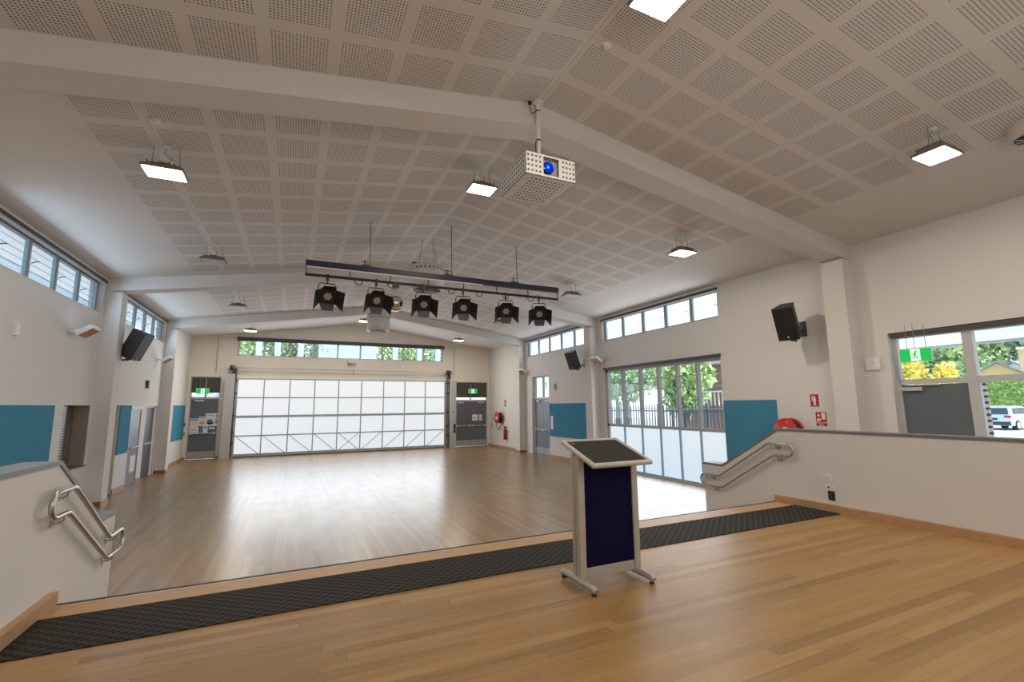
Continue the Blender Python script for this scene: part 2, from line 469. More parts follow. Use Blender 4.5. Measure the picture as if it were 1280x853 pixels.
# openings: (a0,a1,z0,z1)
RC1 = (2.98, 7.68, 4.11, 4.80); RC2 = (8.64, 13.28, 4.13, 4.80); RBI = (3.0, 7.62, 0.0, 3.19)
RD = (11.36, 12.82, 0.0, 3.22); RN = (-4.3, -.50, 0.0, 3.19); RC0 = (-4.9, -.5, 4.0, 4.7)
wall('R', 'wall_right', YB, 18.0, 0, ZE, [RC1, RC2, RBI, RD, RN], 'wall', label='right white hall wall with high windows')
LC1 = (3.0, 7.85, 4.10, 4.80); LC2 = (8.75, 13.36, 4.14, 4.83)
HATCH = (6.55, 7.80, .86, 2.11); OP1 = (8.45, 9.68, 0, 2.12); LD = (10.62, 11.60, 0, 2.08); OP2 = (11.98, 13.30, 0, 2.10)
wall('L', 'wall_left', YB, 18.0, 0, ZE, [LC1, LC2, HATCH, OP1, LD, OP2], 'wall', label='left white hall wall with high louvre windows and blue pinboards')
FW = (-4.93, 4.07, 4.22, 4.99); FDL = (-6.50, -5.44, 0, 3.31); FDR = (4.70, 6.50, 0, 3.22); FSH = (-4.86, 4.18, 0, 3.30)
def gable(mb):
    mb.prism([(-HW - .25, YF, ZE), (-4.93, YF, ZE), (-4.93, YF, 4.99), (4.07, YF, 4.99), (4.07, YF, ZE), (HW + .25, YF, ZE), (HW + .25, YF, roof(HW + .25)+.05), (0, YF, ZR + .05), (-HW - .25, YF, roof(HW + .25)+.05)], (0, .25, 0), 'wall_far')
wall('F', 'wall_far', -HW - .25, HW + .25, 0, ZE, [(FW[0], FW[1], FW[2], ZE), FDL, FDR, FSH], 'wall_far', label='cream end wall around the glazed tilting door', extra=gable)
mb = MB(); mb.box(-HW - .25, HW + .25, YB - .25, YB, 0, ZE, 'wall')
mb.prism([(-HW - .25, YB - .25, ZE), (HW + .25, YB - .25, ZE), (0, YB - .25, ZR + .1)], (0, .25, 0), 'wall')
struct(mb, 'wall_back')

# baseboards
def skirt(side, runs, name):
    mb = MB()
    for a0, a1 in runs: WB(mb, side, a0, a1, -.018, .0, 0, .10, 'timber')
    struct(mb, name, 'timber skirting board along the foot of the wall', 'skirting')
skirt('L', [(9.68, 10.60), (11.62, 11.97), (13.84, YF), (P1 + PW, 6.5), (6.5, 7.9)], 'baseboard_left')
skirt('R', [(P1 + PW, 2.98), (8.34, 11.34), (13.84, YF)], 'baseboard_right')
skirt('F', [(-6.56, -6.5), (-5.44, -5.30), (4.6, 4.68), (6.5, 6.56)], 'baseboard_far')
for i, (y, s) in enumerate([(P1, 1), (P2, 1), (P2, -1), (P3, 1), (P3, -1)]):
    mb = MB(); x = s * (HW - PD)
    mb.box(x, x - s * .018, y - .018, y + PW + .018, 0, .10, 'timber'); mb.box(x, s * HW, y - .018, y, 0, .10, 'timber_dark')  # near face in darker timber: its shade is painted in
    mb.box(x, s * HW, y + PW, y + PW + .018, 0, .10, 'timber')
    struct(mb, 'baseboard_pillar', 'timber skirting around the foot of a wall pillar', 'skirting')

# wing walls with grey capping
def wing(sgn, x, nm, lab):
    th = .21; x0 = x; x1 = x + sgn * th
    prof = [(YB, 0), (1.383, 0), (1.383, .95), (.968, .95), (-.095, 1.60), (YB, 1.60)]
    mb = MB(); mb.prism([(x0, a, b) for a, b in prof], (x1 - x0, 0, 0), 'wall')
    struct(mb, nm, lab, 'wall')
    o = .012; t = .034; c0 = x0 - sgn * o; cw = sgn * (th + 2 * o)
    lo = [(YB, 1.60), (-.095, 1.60), (.968, .95), (1.40, .95)]
    hi = [(1.40, .95 + t), (.975, .95 + t), (-.085, 1.60 + t), (YB, 1.60 + t)]
    mb = MB(); mb.prism([(c0, a, b) for a, b in lo + hi], (cw, 0, 0), 'cap')
    struct(mb, 'trim_wing_capping', 'grey capping on top of the ' + ('left' if sgn < 0 else 'right') + ' stage side wall', 'trim')
    mb = MB(); mb.box(x, x - sgn * .055, YB, 0.0, ZS, ZS + .10, 'timber')
    struct(mb, 'baseboard_stage', 'thick timber skirting on the stage floor at the ' + ('left' if sgn < 0 else 'right') + ' side wall', 'skirting')
wing(1, WR, 'wall_stage_right', 'low white side wall of the stage on the right, stepping down to the hall')
wing(-1, WL, 'wall_stage_left', 'low white side wall of the stage on the left, stepping down to the hall')

# handrails
def arc(c, a0, a1, r, n=10):
    return [(c[0] + r * math.cos(R(a0 + (a1 - a0) * i / n)), c[1] + r * math.sin(R(a0 + (a1 - a0) * i / n))) for i in range(n + 1)]
def handrail(sgn, x, lab):
    X = x - sgn * .075
    t = thing('handrail', (X, 0, .95), lab, 'handrail', 'looped steel handrails on the stage side walls')
    up = 1.415; lo = 1.235; u2 = .80; l2 = .615
    path = [(.02, up), (-.27, up)] + arc((-.27, (up + lo) / 2), 90, 270, (up - lo) / 2) + [(-.05, lo), (.955, l2), (1.30, l2)]
    path += arc((1.30, (u2 + l2) / 2), 270, 450, (u2 - l2) / 2) + [(.99, u2)]
    def rnd(P):   # soften the four bends
        out = []
        for i, p in enumerate(P):
            a, b = Vector(P[i - 1]), Vector(P[(i + 1) % len(P)]); q = Vector(p)
            if (a - q).length > .15 and (b - q).length > .15:
                for k in range(5):
                    tt = k / 4; s0 = q + (a - q).normalized() * .04; s1 = q + (b - q).normalized() * .04
                    out.append(tuple((1 - tt) ** 2 * s0 + 2 * tt * (1 - tt) * q + tt * tt * s1))
            else: out.append(tuple(p))
        return out
    P = rnd(path)
    MB().tube([(X, a, b) for a, b in P], .0195, 'steel', 14, closed=True).build('rail_loop', t)
    for (a, z) in ((-.10, up), (-.12, lo), (1.16, u2), (1.12, l2)):
        b = MB(); b.tube([(X, a, z - .018), (X + sgn * .004, a, z - .05), (X + sgn * .03, a, z - .065), (x - sgn * .004, a, z - .065)], .0075, 'steel', 8)
        b.cyl((x - sgn * .009, a, z - .065), (x - sgn * .001, a, z - .065), .030, 'steel', n=16)
        b.build('bracket', t)
handrail(1, WR, 'looped stainless steel double handrail on the right stage side wall')
handrail(-1, WL, 'looped stainless steel double handrail on the left stage side wall')

# ------------------------------------------------------------ windows
def clerestory(nm, side, o, n, lab):
    a0, a1, z0, z1 = o; b = .13
    w = thing(nm, WP(side, (a0 + a1) / 2, b, z0), lab, 'window', kind='structure')
    f = MB()
    for z in (z0, z1 - .05): WB(f, side, a0, a1, b - .03, b + .04, z, z + .05, 'alu')
    st = (a1 - a0) / n
    for i in range(n + 1):
        c = a0 + i * st; c = min(max(c, a0 + .03), a1 - .03)
        WB(f, side, c - .032, c + .032, b - .03, b + .04, z0 + .05, z1 - .05, 'alu')
    f.build('window_frame', w)
    for i in range(n):
        p = MB(); q0, q1 = a0 + i * st + .035, a0 + (i + 1) * st - .035
        h = (z1 - z0 - .1) / 5
        for k in range(5):   # overlapping louvre blades
            za = z0 + .05 + k * h
            pts = [WP(side, q0, b + .016, za - .004), WP(side, q1, b + .016, za - .004), WP(side, q1, b - .006, za + h + .004), WP(side, q0, b - .006, za + h + .004)]
            p.poly(pts, 'glass')
            WB(p, side, q0, q1, b - .012, b - .006, za - .003, za + .003, 'alu')
        p.build('louvre_pane', w)
        s = MB(); WB(s, side, q1 - .045, q1, b - .02, b + .02, z0 + .05, z1 - .05, 'clip'); s.build('louvre_channel', w)
        h_ = MB(); zc = z0 + .30; h_.tube([WP(side, q0 + .03, b - .03, zc), WP(side, q0 + .05, b - .07, zc + .03), WP(side, q0 + .14, b - .08, zc + .06)], .008, 'dark_metal', 6); h_.build('handle', w)
    r = MB(); WB(r, side, a0 - .02, a1 + .02, -.045, .03, z1 - .02, z1 + .035, 'dark_metal')
    WB(r, side, a0, a1, -.03, .03, z1 - .05, z1 - .02, 'alu_l'); r.build('blind_rail', w)
    return w
M['clip'] = mat('pale_blue_channel', (.35, .55, .65), .4)
clerestory('window_1', 'L', LC1, 5, 'near high louvre window on the left wall')
clerestory('window_2', 'L', LC2, 5, 'far high louvre window on the left wall')
clerestory('window_3', 'R', RC1, 5, 'high window above the folding windows on the right wall')
clerestory('window_4', 'R', RC2, 5, 'far high window on the right wall')

# far strip window
def strip():
    a0, a1, z0, z1 = FW; b = .12
    w = thing('window_5', (0, YF + b, z0), 'long strip window under the gable of the end wall', 'window', kind='structure')
    f = MB(); n = 9; st = (a1 - a0) / n
    for z in (z0, z1 - .04): WB(f, 'F', a0, a1, b - .03, b + .04, z, z + .05, 'alu_l')
    for i in range(n + 1):
        c = min(max(a0 + i * st, a0 + .03), a1 - .03); WB(f, 'F', c - .035, c + .035, b - .03, b + .04, z0, z1, 'alu_l')
    f.build('window_frame', w)
    for i in range(n):
        p = MB(); WB(p, 'F', a0 + i * st + .03, a0 + (i + 1) * st - .03, b, b + .006, z0 + .04, z1 - .03, 'glass'); p.build('pane', w)
    r = MB(); WB(r, 'F', a0 - .03, a1 + .03, -.10, .02, z1 - .13, z1 + .03, 'blind'); r.build('blind_box', w)
    r = MB(); WB(r, 'F', a0 - .75, a1 + .6, -.06, -.05, z1 - .02, z1 - .008, 'wire')
    WB(r, 'F', a0 - .72, a0 - .70, -.06, -.05, 3.5, z1, 'wire'); WB(r, 'F', a1 + .55, a1 + .57, -.06, -.05, 3.5, z1, 'wire')
    r.build('blind_cord', w)
strip()

# folding window wall (right)
def bifold():
    a0, a1, z0, z1 = RBI; b = .10
    w = thing('window_6', WP('R', (a0 + a1) / 2, b, 0), 'tall six panel folding window with frosted lower panes on the right wall', 'window', kind='structure')
    bounds = [a0, 3.80, 4.50, 5.22, 5.98, 6.78, a1]
    f = MB()
    WB(f, 'R', a0, a1, b - .05, b + .06, 0, .06, 'alu'); WB(f, 'R', a0, a1, b - .05, b + .06, z1 - .13, z1 - .05, 'alu')
    WB(f, 'R', a0, a1, b - .05, b + .06, 1.33, 1.41, 'alu')
    WB(f, 'R', a1 - .10, a1, b - .05, b + .06, 0, z1, 'alu_l'); WB(f, 'R', a0, a0 + .05, b - .05, b + .06, 0, z1, 'alu')
    f.build('window_frame', w)
    for i in range(6):
        q0, q1 = bounds[i], bounds[i + 1]
        s = MB()
        for c in ((q0, q1) if i == 5 else (q0,)):
            e = .038 if c in bounds[1:-1] else .03
            WB(s, 'R', c - e, c + e, b - .055, b + .055, 1.41, z1 - .13, 'alu')
            WB(s, 'R', c - .018, c + .018, b - .055, b + .055, .06, 1.33, 'bluegrey')
        for k, z in enumerate((1.90, 2.45, 2.75)): WB(s, 'R', q0 + .04, q1 - .04, b - .012, b + .012, z - .008, z + .008, 'alu_l')
        s.build('sash', w)
        g = MB(); WB(g, 'R', q0 + .045, q1 - .045, b, b + .006, 1.41, z1 - .13, 'glass'); g.build('pane', w)
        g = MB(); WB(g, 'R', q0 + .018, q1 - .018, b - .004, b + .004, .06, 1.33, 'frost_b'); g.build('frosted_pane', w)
    r = MB(); WB(r, 'R', a0 - .02, a1 + .02, -.05, .05, z1 - .05, z1 + .02, 'dark_metal'); r.build('blind_rail', w)
    r = MB(); WB(r, 'R', a0, a1, -.02, .05, 0, .022, 'galv'); r.build('floor_track', w)
M['bluegrey'] = mat('blue_grey_seal', (.16, .27, .38), .5, emit=(.2, .35, .5), es=.18)  # faint glow added so the seals read lighter between panes
bifold()

# near window and door on the right (behind the side wall)
def near_bay():
    a0, a1, z0, z1 = RN; b = .14
    d = thing('door_1', WP('R', -1.0, b, 0), 'grey door with glazed transom beside the near right window', 'door', kind='structure')
    f = MB()
    WB(f, 'R', a1 - .07, a1, b - .04, b + .06, 0, z1, 'alu_l')
    WB(f, 'R', -1.56, -1.44, b - .05, b + .07, 0, z1, 'alu_l')
    WB(f, 'R', -1.46, a1 - .06, b - .04, b + .06, 2.31, 2.39, 'alu_l'); WB(f, 'R', -1.46, a1 - .06, b - .04, b + .06, z1 - .1, z1, 'alu_l')
    f.build('door_frame', d)
    l = MB(); WB(l, 'R', -1.43, a1 - .075, b - .02, b + .025, .01, 2.30, 'door'); l.build('leaf', d)
    g = MB(); WB(g, 'R', -1.44, a1 - .07, b, b + .006, 2.39, z1 - .1, 'glass'); g.build('transom_pane', d)
    c = MB(); WB(c, 'R', -.86, -.58, b - .075, b - .02, 2.20, 2.26, 'alu_l'); WB(c, 'R', -1.1, -.66, b - .06, b - .045, 2.285, 2.30, 'alu_l'); c.build('door_closer', d)
    w = thing('window_7', WP('R', -3, b, 0), 'near right window looking out on parked cars and a hedge', 'window', kind='structure')
    f = MB(); WB(f, 'R', a0, -1.56, b - .04, b + .06, z1 - .1, z1, 'alu_l'); WB(f, 'R', a0, -1.56, b - .04, b + .06, 2.31, 2.40, 'alu_l')
    WB(f, 'R', a0, -1.56, b - .04, b + .06, 0, .08, 'alu_l')
    for c in (a0 + .04, -2.95): WB(f, 'R', c - .04, c + .04, b - .04, b + .06, 0, z1, 'alu_l')
    f.build('window_frame', w)
    s = MB(); WB(s, 'R', -1.63, -1.59, b - .02, b + .02, .1, 2.30, 'check'); s.build('louvre_channel', w)
    for q0, q1 in ((a0, -2.95), (-2.95, -1.58)):
        for y0, y1 in ((.08, 2.31), (2.40, z1 - .1)):
            g = MB(); WB(g, 'R', q0 + .03, q1 - .03, b, b + .006, y0, y1, 'glass'); g.build('pane', w)
    r = MB(); WB(r, 'R', a0, a1 - .03, .02, .09, z1 - .075, z1 - .005, 'blind'); r.build('blind_rail', w)
M['check'] = mat_stripe('white_black_clips', (.75, .75, .78), (.06, .08, .12), 'Z', .09, .4)
near_bay()

# generic grey door pair
def door(nm, side, o, zh, leaves, lab, blind=None, glass_tr=True, bar=True, m='door', closer=True, kick=True, b=.16):
    a0, a1, z0, z1 = o
    d = thing(nm, WP(side, (a0 + a1) / 2, b, 0), lab, 'door', kind='structure')
    f = MB()
    for c0, c1 in ((a0, a0 + .05), (a1 - .05, a1)): WB(f, side, c0, c1, b - .04, b + .06, 0, z1, 'alu_l')
    WB(f, side, a0, a1, b - .05, b + .06, zh, zh + .07, 'alu_l')
    if z1 > zh + .2:
        WB(f, side, a0, a1, b - .04, b + .06, z1 - .05, z1, 'alu_l')
        mid = (a0 + a1) / 2; WB(f, side, mid - .03, mid + .03, b - .04, b + .06, zh, z1, 'alu_l')
    f.build('door_frame', d)
    if z1 > zh + .2:
        mid = (a0 + a1) / 2
        for q0, q1 in ((a0 + .05, mid - .03), (mid + .03, a1 - .05)):
            g = MB(); WB(g, side, q0, q1, b, b + .006, zh + .07, z1 - .05, 'glass'); g.build('transom_pane', d)
            if blind:
                g = MB(); WB(g, side, q0 - .01, q1 + .01, b - .06, b - .045, blind, z1 - .04, 'blind'); g.build('blind', d)
    w = (a1 - a0 - .1) / leaves
    for i in range(leaves):
        q0 = a0 + .05 + i * w; q1 = q0 + w
        l = MB(); WB(l, side, q0 + .004, q1 - .004, b - .02, b + .025, .01, zh - .004, m); leaf = l.build('leaf', d)
        if bar:
            l = MB(); l.cyl(WP(side, q0 + .06, b - .075, 1.02), WP(side, q1 - .06, b - .075, 1.02), .018, 'alu_l', n=10)
            for q in (q0 + .07, q1 - .07): WB(l, side, q - .03, q + .03, b - .08, b - .02, .97, 1.07, 'alu_l')
            l.build('push_bar', leaf)
        if kick:
            l = MB(); WB(l, side, q0 + .02, q1 - .02, b - .024, b - .019, .03, .30, 'galv'); l.build('kick_plate', leaf)
        if closer:
            l = MB(); c = q0 + .3 if i == 0 else q1 - .3
            WB(l, side, c - .16, c + .16, b - .075, b - .02, zh - .12, zh - .05, 'alu_l'); l.build('door_closer', leaf)
    return d
door('door_2', 'R', RD, 2.28, 2, 'blue grey double door in the right wall beside a pinboard', m='door_b')
dl = door('door_3', 'F', FDL, 2.42, 1, 'grey exit door covered in notices in the left corner of the end wall', blind=2.66)
door('door_4', 'F', FDR, 2.27, 2, 'grey double exit doors in the right corner of the end wall', blind=2.44)
d5 = door('door_5', 'L', LD, 2.02, 1, 'pale blue grey door with white vent grille in the left wall', m='door_b', bar=False, kick=False, closer=False, b=.035)
g = MB()
for k in range(9):
    z = .36 + k * .045; WB(g, 'L', 10.98, 11.40, .004, .012, z, z + .03, 'white')
WB(g, 'L', 10.95, 11.43, .012, .016, .33, .78, 'alu_l'); g.build('vent_grille', d5)
g = MB(); g.cyl(WP('L', 10.75, -.03, 1.0), WP('L', 11.45, -.03, 1.0), .018, 'alu_l')
for q in (10.78, 11.42): WB(g, 'L', q - .02, q + .02, -.03, .02, .98, 1.02, 'alu_l')
g.build('push_bar', d5)

# recesses behind the left openings
def recess(side, o, depth, m, name, lab, floor_m='hall'):
    a0, a1, z0, z1 = o; mb = MB()
    WB(mb, side, a0 - .02, a1 + .02, .25 + depth, .30 + depth, z0, z1, m)
    WB(mb, side, a0 - .04, a0, .25, .25 + depth, z0, z1, m); WB(mb, side, a1, a1 + .04, .25, .25 + depth, z0, z1, m)
    WB(mb, side, a0 - .04, a1 + .04, .25, .25 + depth, z1, z1 + .04, m)
    WB(mb, side, a0 - .04, a1 + .04, .25, .30 + depth, z0 - .04, z0, floor_m)
    return struct(mb, name, lab, 'recess')
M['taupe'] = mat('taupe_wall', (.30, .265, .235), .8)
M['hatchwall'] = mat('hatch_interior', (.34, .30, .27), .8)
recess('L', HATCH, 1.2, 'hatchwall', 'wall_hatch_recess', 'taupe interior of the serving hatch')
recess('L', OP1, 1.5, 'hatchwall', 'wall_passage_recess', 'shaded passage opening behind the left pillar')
recess('L', OP2, 1.1, 'wall', 'wall_doorway_recess', 'open doorway recess beside the far left pillar')
# hatch jambs, shutter track and timber counter
mb = MB(); WB(mb, 'L', 7.78, 7.80, 0, .25, .86, 2.11, 'hatchwall'); struct(mb, 'trim_hatch_jamb', 'taupe jamb lining of the serving hatch', 'trim')
mb = MB(); WB(mb, 'L', 6.555, 7.795, -.05, .24, .862, .885, 'timber_dark')
tag(mb.build('serving_counter', bevel=.004), 'timber counter board at the bottom of the serving hatch', 'counter')
t = thing('roller_shutter', WP('L', 6.6, .1, .865), 'folded dark slatted shutter at the near side of the serving hatch', 'shutter')
mb = MB(); WB(mb, 'L', 6.70, 6.80, .03, .17, .87, 2.10, 'black'); mb.build('guide', t)
mb = MB()
for k in range(24): WB(mb, 'L', 6.555, 6.70, .015, .15, .875 + k * .051, .905 + k * .051, 'alu')
WB(mb, 'L', 6.555, 6.70, .03, .14, .87, 2.10, 'black')
mb.build('slat_stack', t)
# inner navy door of far doorway with its side light
t = thing('door_6', WP('L', 12.6, .5, 0), 'dark navy door standing inside the open doorway on the left', 'door', kind='structure')
mb = MB(); WB(mb, 'L', 12.15, 13.05, .06, .10, 0.005, 2.06, 'navy_door'); mb.build('leaf', t)
mb = MB(); mb.cyl(WP('L', 12.25, .03, 1.0), WP('L', 12.95, .03, 1.0), .02, 'alu_l'); mb.build('push_bar', t)
mb = MB(); WB(mb, 'L', 11.985, 12.15, .03, .12, 0.005, 2.095, 'offwhite'); WB(mb, 'L', 13.05, 13.295, .03, .12, 0.005, 2.095, 'offwhite'); WB(mb, 'L', 11.985, 13.295, .03, .12, 2.06, 2.095, 'alu_l'); mb.build('door_frame', t)

# ------------------------------------------------------------ blue pinboards
for side, a0, a1, z0, z1, lab in (('L', 3.4, 6.14, .85, 2.105, 'large blue fabric pinboard on the left wall beside the serving hatch'),
        ('L', 9.70, 10.56, .91, 2.12, 'narrow blue fabric pinboard beside the pale blue grey door'),
        ('L', 14.87, 17.33, .85, 2.14, 'blue fabric pinboard on the left wall near the exit door with notices'),
        ('R', 8.70, 11.31, .82, 2.08, 'blue fabric pinboard on the right wall beside the blue grey double door'),
        ('R', 1.65, 2.98, .70, 2.09, 'blue fabric pinboard behind the sloping side wall on the right')):
    mb = MB(); WB(mb, side, a0, a1, -.022, 0, z0, z1, 'blue')
    tag(mb.build('pinboard', bevel=.003), lab, 'pinboard', 'blue pinboards on the hall walls')
mb = MB(); WB(mb, 'R', 11.02, 11.20, -.028, -.023, 1.08, 1.60, 'paper'); tag(mb.build('notice_sheet'), 'white notice sheet pinned at the door edge of the right pinboard', 'notice')
mb = MB(); WB(mb, 'L', 15.0, 15.15, -.028, -.023, .95, 1.45, 'paper'); tag(mb.build('notice_sheet'), 'white notice sheet on the far left pinboard', 'notice')

# notices on the left exit door
yy = YF + .135
for i, (px, pz, w, h, kind, lab) in enumerate([(-6.28, 1.44, .28, .36, 1, 'white sheet with blue heading at the left edge of the exit door'),
        (-6.01, 1.50, .24, .38, 2, 'white sheet with ochre printing between two notices on the exit door'),
        (-5.66, 1.56, .48, .52, 3, 'large cream poster with a blue shape on the exit door'),
        (-6.27, 1.13, .32, .27, 4, 'landscape sheet low on the left of the exit door'),
        (-5.93, 1.17, .26, .28, 5, 'blue and white sheet low in the middle of the exit door'),
        (-5.66, 1.22, .20, .08, 4, 'small white slip under the large poster on the exit door')]):
    mb = MB(); mb.box(px - w / 2, px + w / 2, yy - .004, yy, pz - h / 2, pz + h / 2, 'paper')
    def pr(x0, x1, z0, z1, m): mb.box(px + x0 * w, px + x1 * w, yy - .006, yy - .004, pz + z0 * h, pz + z1 * h, m)
    if kind == 1: pr(-.45, .45, .28, .42, 'paper_b'); [pr(-.4, .35, .15 - .12 * k, .18 - .12 * k, 'alu') for k in range(4)]
    if kind == 2: pr(-.4, .4, .34, .42, 'paper_b'); pr(-.35, .35, -.3, -.05, 'paper_y'); pr(-.4, .4, .1, .16, 'paper_y')
    if kind == 3:
        mb.lathe([(.001, 0), (.11, 0), (.11, .002), (.001, .002)], (px - .08, yy - .006, pz - .09), 'paper_b', 12, 'Y'); pr(-.42, .10, -.32, -.24, 'paper_b')
        pr(-.42, .1, .30, .36, 'alu'); mb.lathe([(.001, 0), (.05, 0), (.05, .002), (.001, .002)], (px + .15, yy - .006, pz + .15), 'bluegrey', 10, 'Y'); pr(.2, .36, -.3, .05, 'paper_y')
    if kind == 4: pr(-.4, .3, .05, .2, 'alu'); pr(-.4, .1, -.25, -.15, 'paper_b')
    if kind == 5: pr(-.5, -.1, -.5, .5, 'paper_b'); pr(0, .4, .2, .4, 'paper_b')
    tag(mb.build('notice', loc=(px, yy, pz)), lab, 'notice')
for px, w, lab in ((5.83, .30, 'larger white sheet on the right exit door'), (6.14, .16, 'smaller white sheet on the right exit door')):
    mb = MB(); mb.box(px - w / 2, px + w / 2, yy - .004, yy, 1.27, 1.57, 'paper'); mb.box(px - w * .35, px + w * .2, yy - .006, yy - .004, 1.40, 1.44, 'alu')
    tag(mb.build('notice'), lab, 'notice')

# ------------------------------------------------------------ exit signs
def exit_sign(c, w, h, T, lab, wires, both=False):
    """T: matrix placing local (x right, z up, facing -y)"""
    t = thing('exit_sign', c, lab, 'exit sign')
    t.matrix_world = Matrix.Translation(c) @ T
    b = MB(); b.box(-w / 2 - .012, w / 2 + .012, -.012, .012, -h / 2 - .012, h / 2 + .012, 'white'); b.build('sign_body', t, world=False)
    b = MB(); b.box(-w / 2, w / 2, -.016, -.012, -h / 2, h / 2, 'green'); b.build('green_panel', t, world=False)
    b = MB(); s = h
    b.box(-.30 * s, .32 * s, -.019, -.016, -.47 * s, .47 * s, 'exit_w')
    # running figure, green on white door
    def limb(x0, z0, x1, z1, r):
        d = Vector((x1 - x0, 0, z1 - z0)).normalized(); n = Vector((-d.z, 0, d.x)) * r * s
        p = [Vector((x0 * s, 0, z0 * s)), Vector((x1 * s, 0, z1 * s))]
        b.prism([(q.x, -.022, q.z) for q in (p[0] - n, p[1] - n, p[1] + n, p[0] + n)], (0, .002, 0), 'green')
    b.cyl((.06 * s, -.022, .30 * s), (.06 * s, -.020, .30 * s), .075 * s, 'green', n=12)
    limb(.03, .22, -.04, -.04, .065); limb(.02, .18, .16, .10, .03); limb(.16, .10, .22, .16, .03); limb(.0, .18, -.15, .10, .03); limb(-.15, .10, -.19, -.02, .03)
    limb(-.03, -.04, .12, -.14, .045); limb(.12, -.14, .10, -.34, .04); limb(-.05, -.05, -.10, -.25, .045); limb(-.10, -.25, -.25, -.30, .035)
    b.build('running_figure', t, world=False)
    for wx, L in wires:
        b = MB(); b.cyl((wx, 0, h / 2), (wx, 0, h / 2 + L), .005, 'wire', n=6); b.build('hanging_rod', t, world=False)
    return t
I4 = Matrix.Identity(4)
exit_sign((-6.04, YF - .10, 2.72), .44, .21, I4, 'green exit sign above the notice covered exit door on the far left', [(-.1, .45), (.1, .45)])
exit_sign((5.62, YF - .10, 2.76), .44, .22, I4, 'green exit sign above the double exit doors on the far right', [(-.1, .40), (.1, .40)])
exit_sign((HW - .14, -.93, 2.77), .40, .20, Matrix.Rotation(R(-82), 4, 'Z'), 'green exit sign hanging in front of the near right door transom', [(-.1, .40), (.0, .42), (.14, .38)])
exit_sign((HW + .40, 12.35, 2.82), .34, .26, Matrix.Rotation(R(-90), 4, 'Z'), 'small green exit sign seen through the transom glass above the blue grey double door', [(-.1, .5), (.1, .5)])

# ------------------------------------------------------------ big glazed tilting door
def tilt_door():
    a0, a1 = -4.84, 4.16; z1 = 3.26; yb = YF - .05
    t = thing('glazed_tilting_door', ((a0 + a1) / 2, yb, 0), 'wide glazed tilting door of frosted white panes in a steel grid', 'door')
    n, m = 9, 4; sx = (a1 - a0) / n; sz = (z1 - .10) / m
    f = MB(); y0, y1 = yb - .03, yb + .03
    for i in range(n + 1):
        x = a0 + i * sx; w = .045 if 0 < i < n else .06
        f.box(x - w / 2, x + w / 2, y0, y1, .08, z1, 'galv')
    for j in range(m + 1):
        z = .08 + j * sz; h = .05
        if j == 2: h = .10
        if j == 0: h = .12
        f.box(a0, a1, y0 - .012, y1, max(.0, z - h / 2), z + h / 2, 'galv')
    f.build('steel_grid', t)
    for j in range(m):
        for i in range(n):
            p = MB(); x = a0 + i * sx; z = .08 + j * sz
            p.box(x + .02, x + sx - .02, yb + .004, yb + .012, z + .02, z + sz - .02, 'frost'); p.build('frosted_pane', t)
    for i in range(n):
        x = a0 + i * sx; zl, zh = .10, .08 + sz
        def br(p, q):
            b = MB(); b.cyl(p, q, .016, 'galv', n=6); b.build('diagonal_brace', t)
        if i <= 4: br((x + .05, y0 - .02, zh), (x + sx - .05, y0 - .02, zl))
        if i >= 4: br((x + sx - .05, y0 - .02, zh), (x + .05, y0 - .02, zl))
    b = MB(); b.box(a0, a1, y0 - .02, y0, .0, .025, 'black'); b.build('bottom_seal', t)
    b = MB(); b.box(a0 - .02, a1 + .02, yb - .06, yb + .04, z1, z1 + .10, 'white'); b.build('head_rail', t)
tilt_door()
t = thing('door_lifting_shaft', (0, YF - .25, 3.6), 'thin steel lifting shaft with pulleys above the tilting door', 'shaft')
b = MB(); b.cyl((-5.05, YF - .22, 3.70), (4.35, YF - .22, 3.66), .014, 'steel', n=8); b.build('shaft_rod', t)
b = MB(); b.cyl((-5.0, YF - .12, 3.53), (4.2, YF - .12, 3.50), .010, 'steel', n=8); b.build('cable', t)
b = MB(); b.cyl((-.25, YF - .22, 3.69), (-.25, YF - .12, 3.48), .012, 'dark_metal', n=6); b.build('shaft_hanger', t)
for s, x in ((-1, -5.0), (1, 4.33)):
    b = MB(); b.cyl((x - .13, YF - .22, 3.70), (x - .05, YF - .22, 3.70), .10, 'dark_metal', n=16); b.cyl((x + .04, YF - .22, 3.70), (x + .10, YF - .22, 3.70), .08, 'steel', n=16)
    b.box(x - .15, x + .12, YF - .20, YF - .02, 3.60, 3.66, 'dark_metal'); b.box(x - .02, x + .04, YF - .3, YF - .02, 3.35, 3.78, 'dark_metal'); b.build('pulley_bracket', t)
# guide posts
M['guide'] = mat('guide_post_paint', (.46, .47, .48), .5, var=.03)
t = thing('door_guide_post', (-5.10, YF - .2, 0), 'tall pale grey guide post with sloping top at the left of the tilting door', 'post')
b = MB(); b.prism([(-5.28, YF - .42, 0), (-5.28, YF, 0), (-5.28, YF, 3.0), (-5.24, YF - .42, 3.42)][:4], (.34, 0, 0), 'guide'); b.build('cover_panel', t)
b = MB(); b.box(-4.95, -4.86, YF - .16, YF - .01, 0, 3.45, 'galv'); b.cyl((-4.90, YF - .19, .02), (-4.90, YF - .19, 3.6), .022, 'dark_metal', n=8)
for z in (.55, 1.0, 1.68, 2.6, 3.1): b.box(-4.96, -4.84, YF - .24, YF - .14, z, z + .09, 'dark_metal')
b.build('lift_chain_guide', t)
t = thing('door_guide_post', (4.45, YF - .2, 0), 'tall pale grey guide post with black control box right of the tilting door', 'post')
b = MB(); b.box(4.36, 4.66, YF - .36, YF, 0, 3.26, 'guide'); b.build('cover_panel', t)
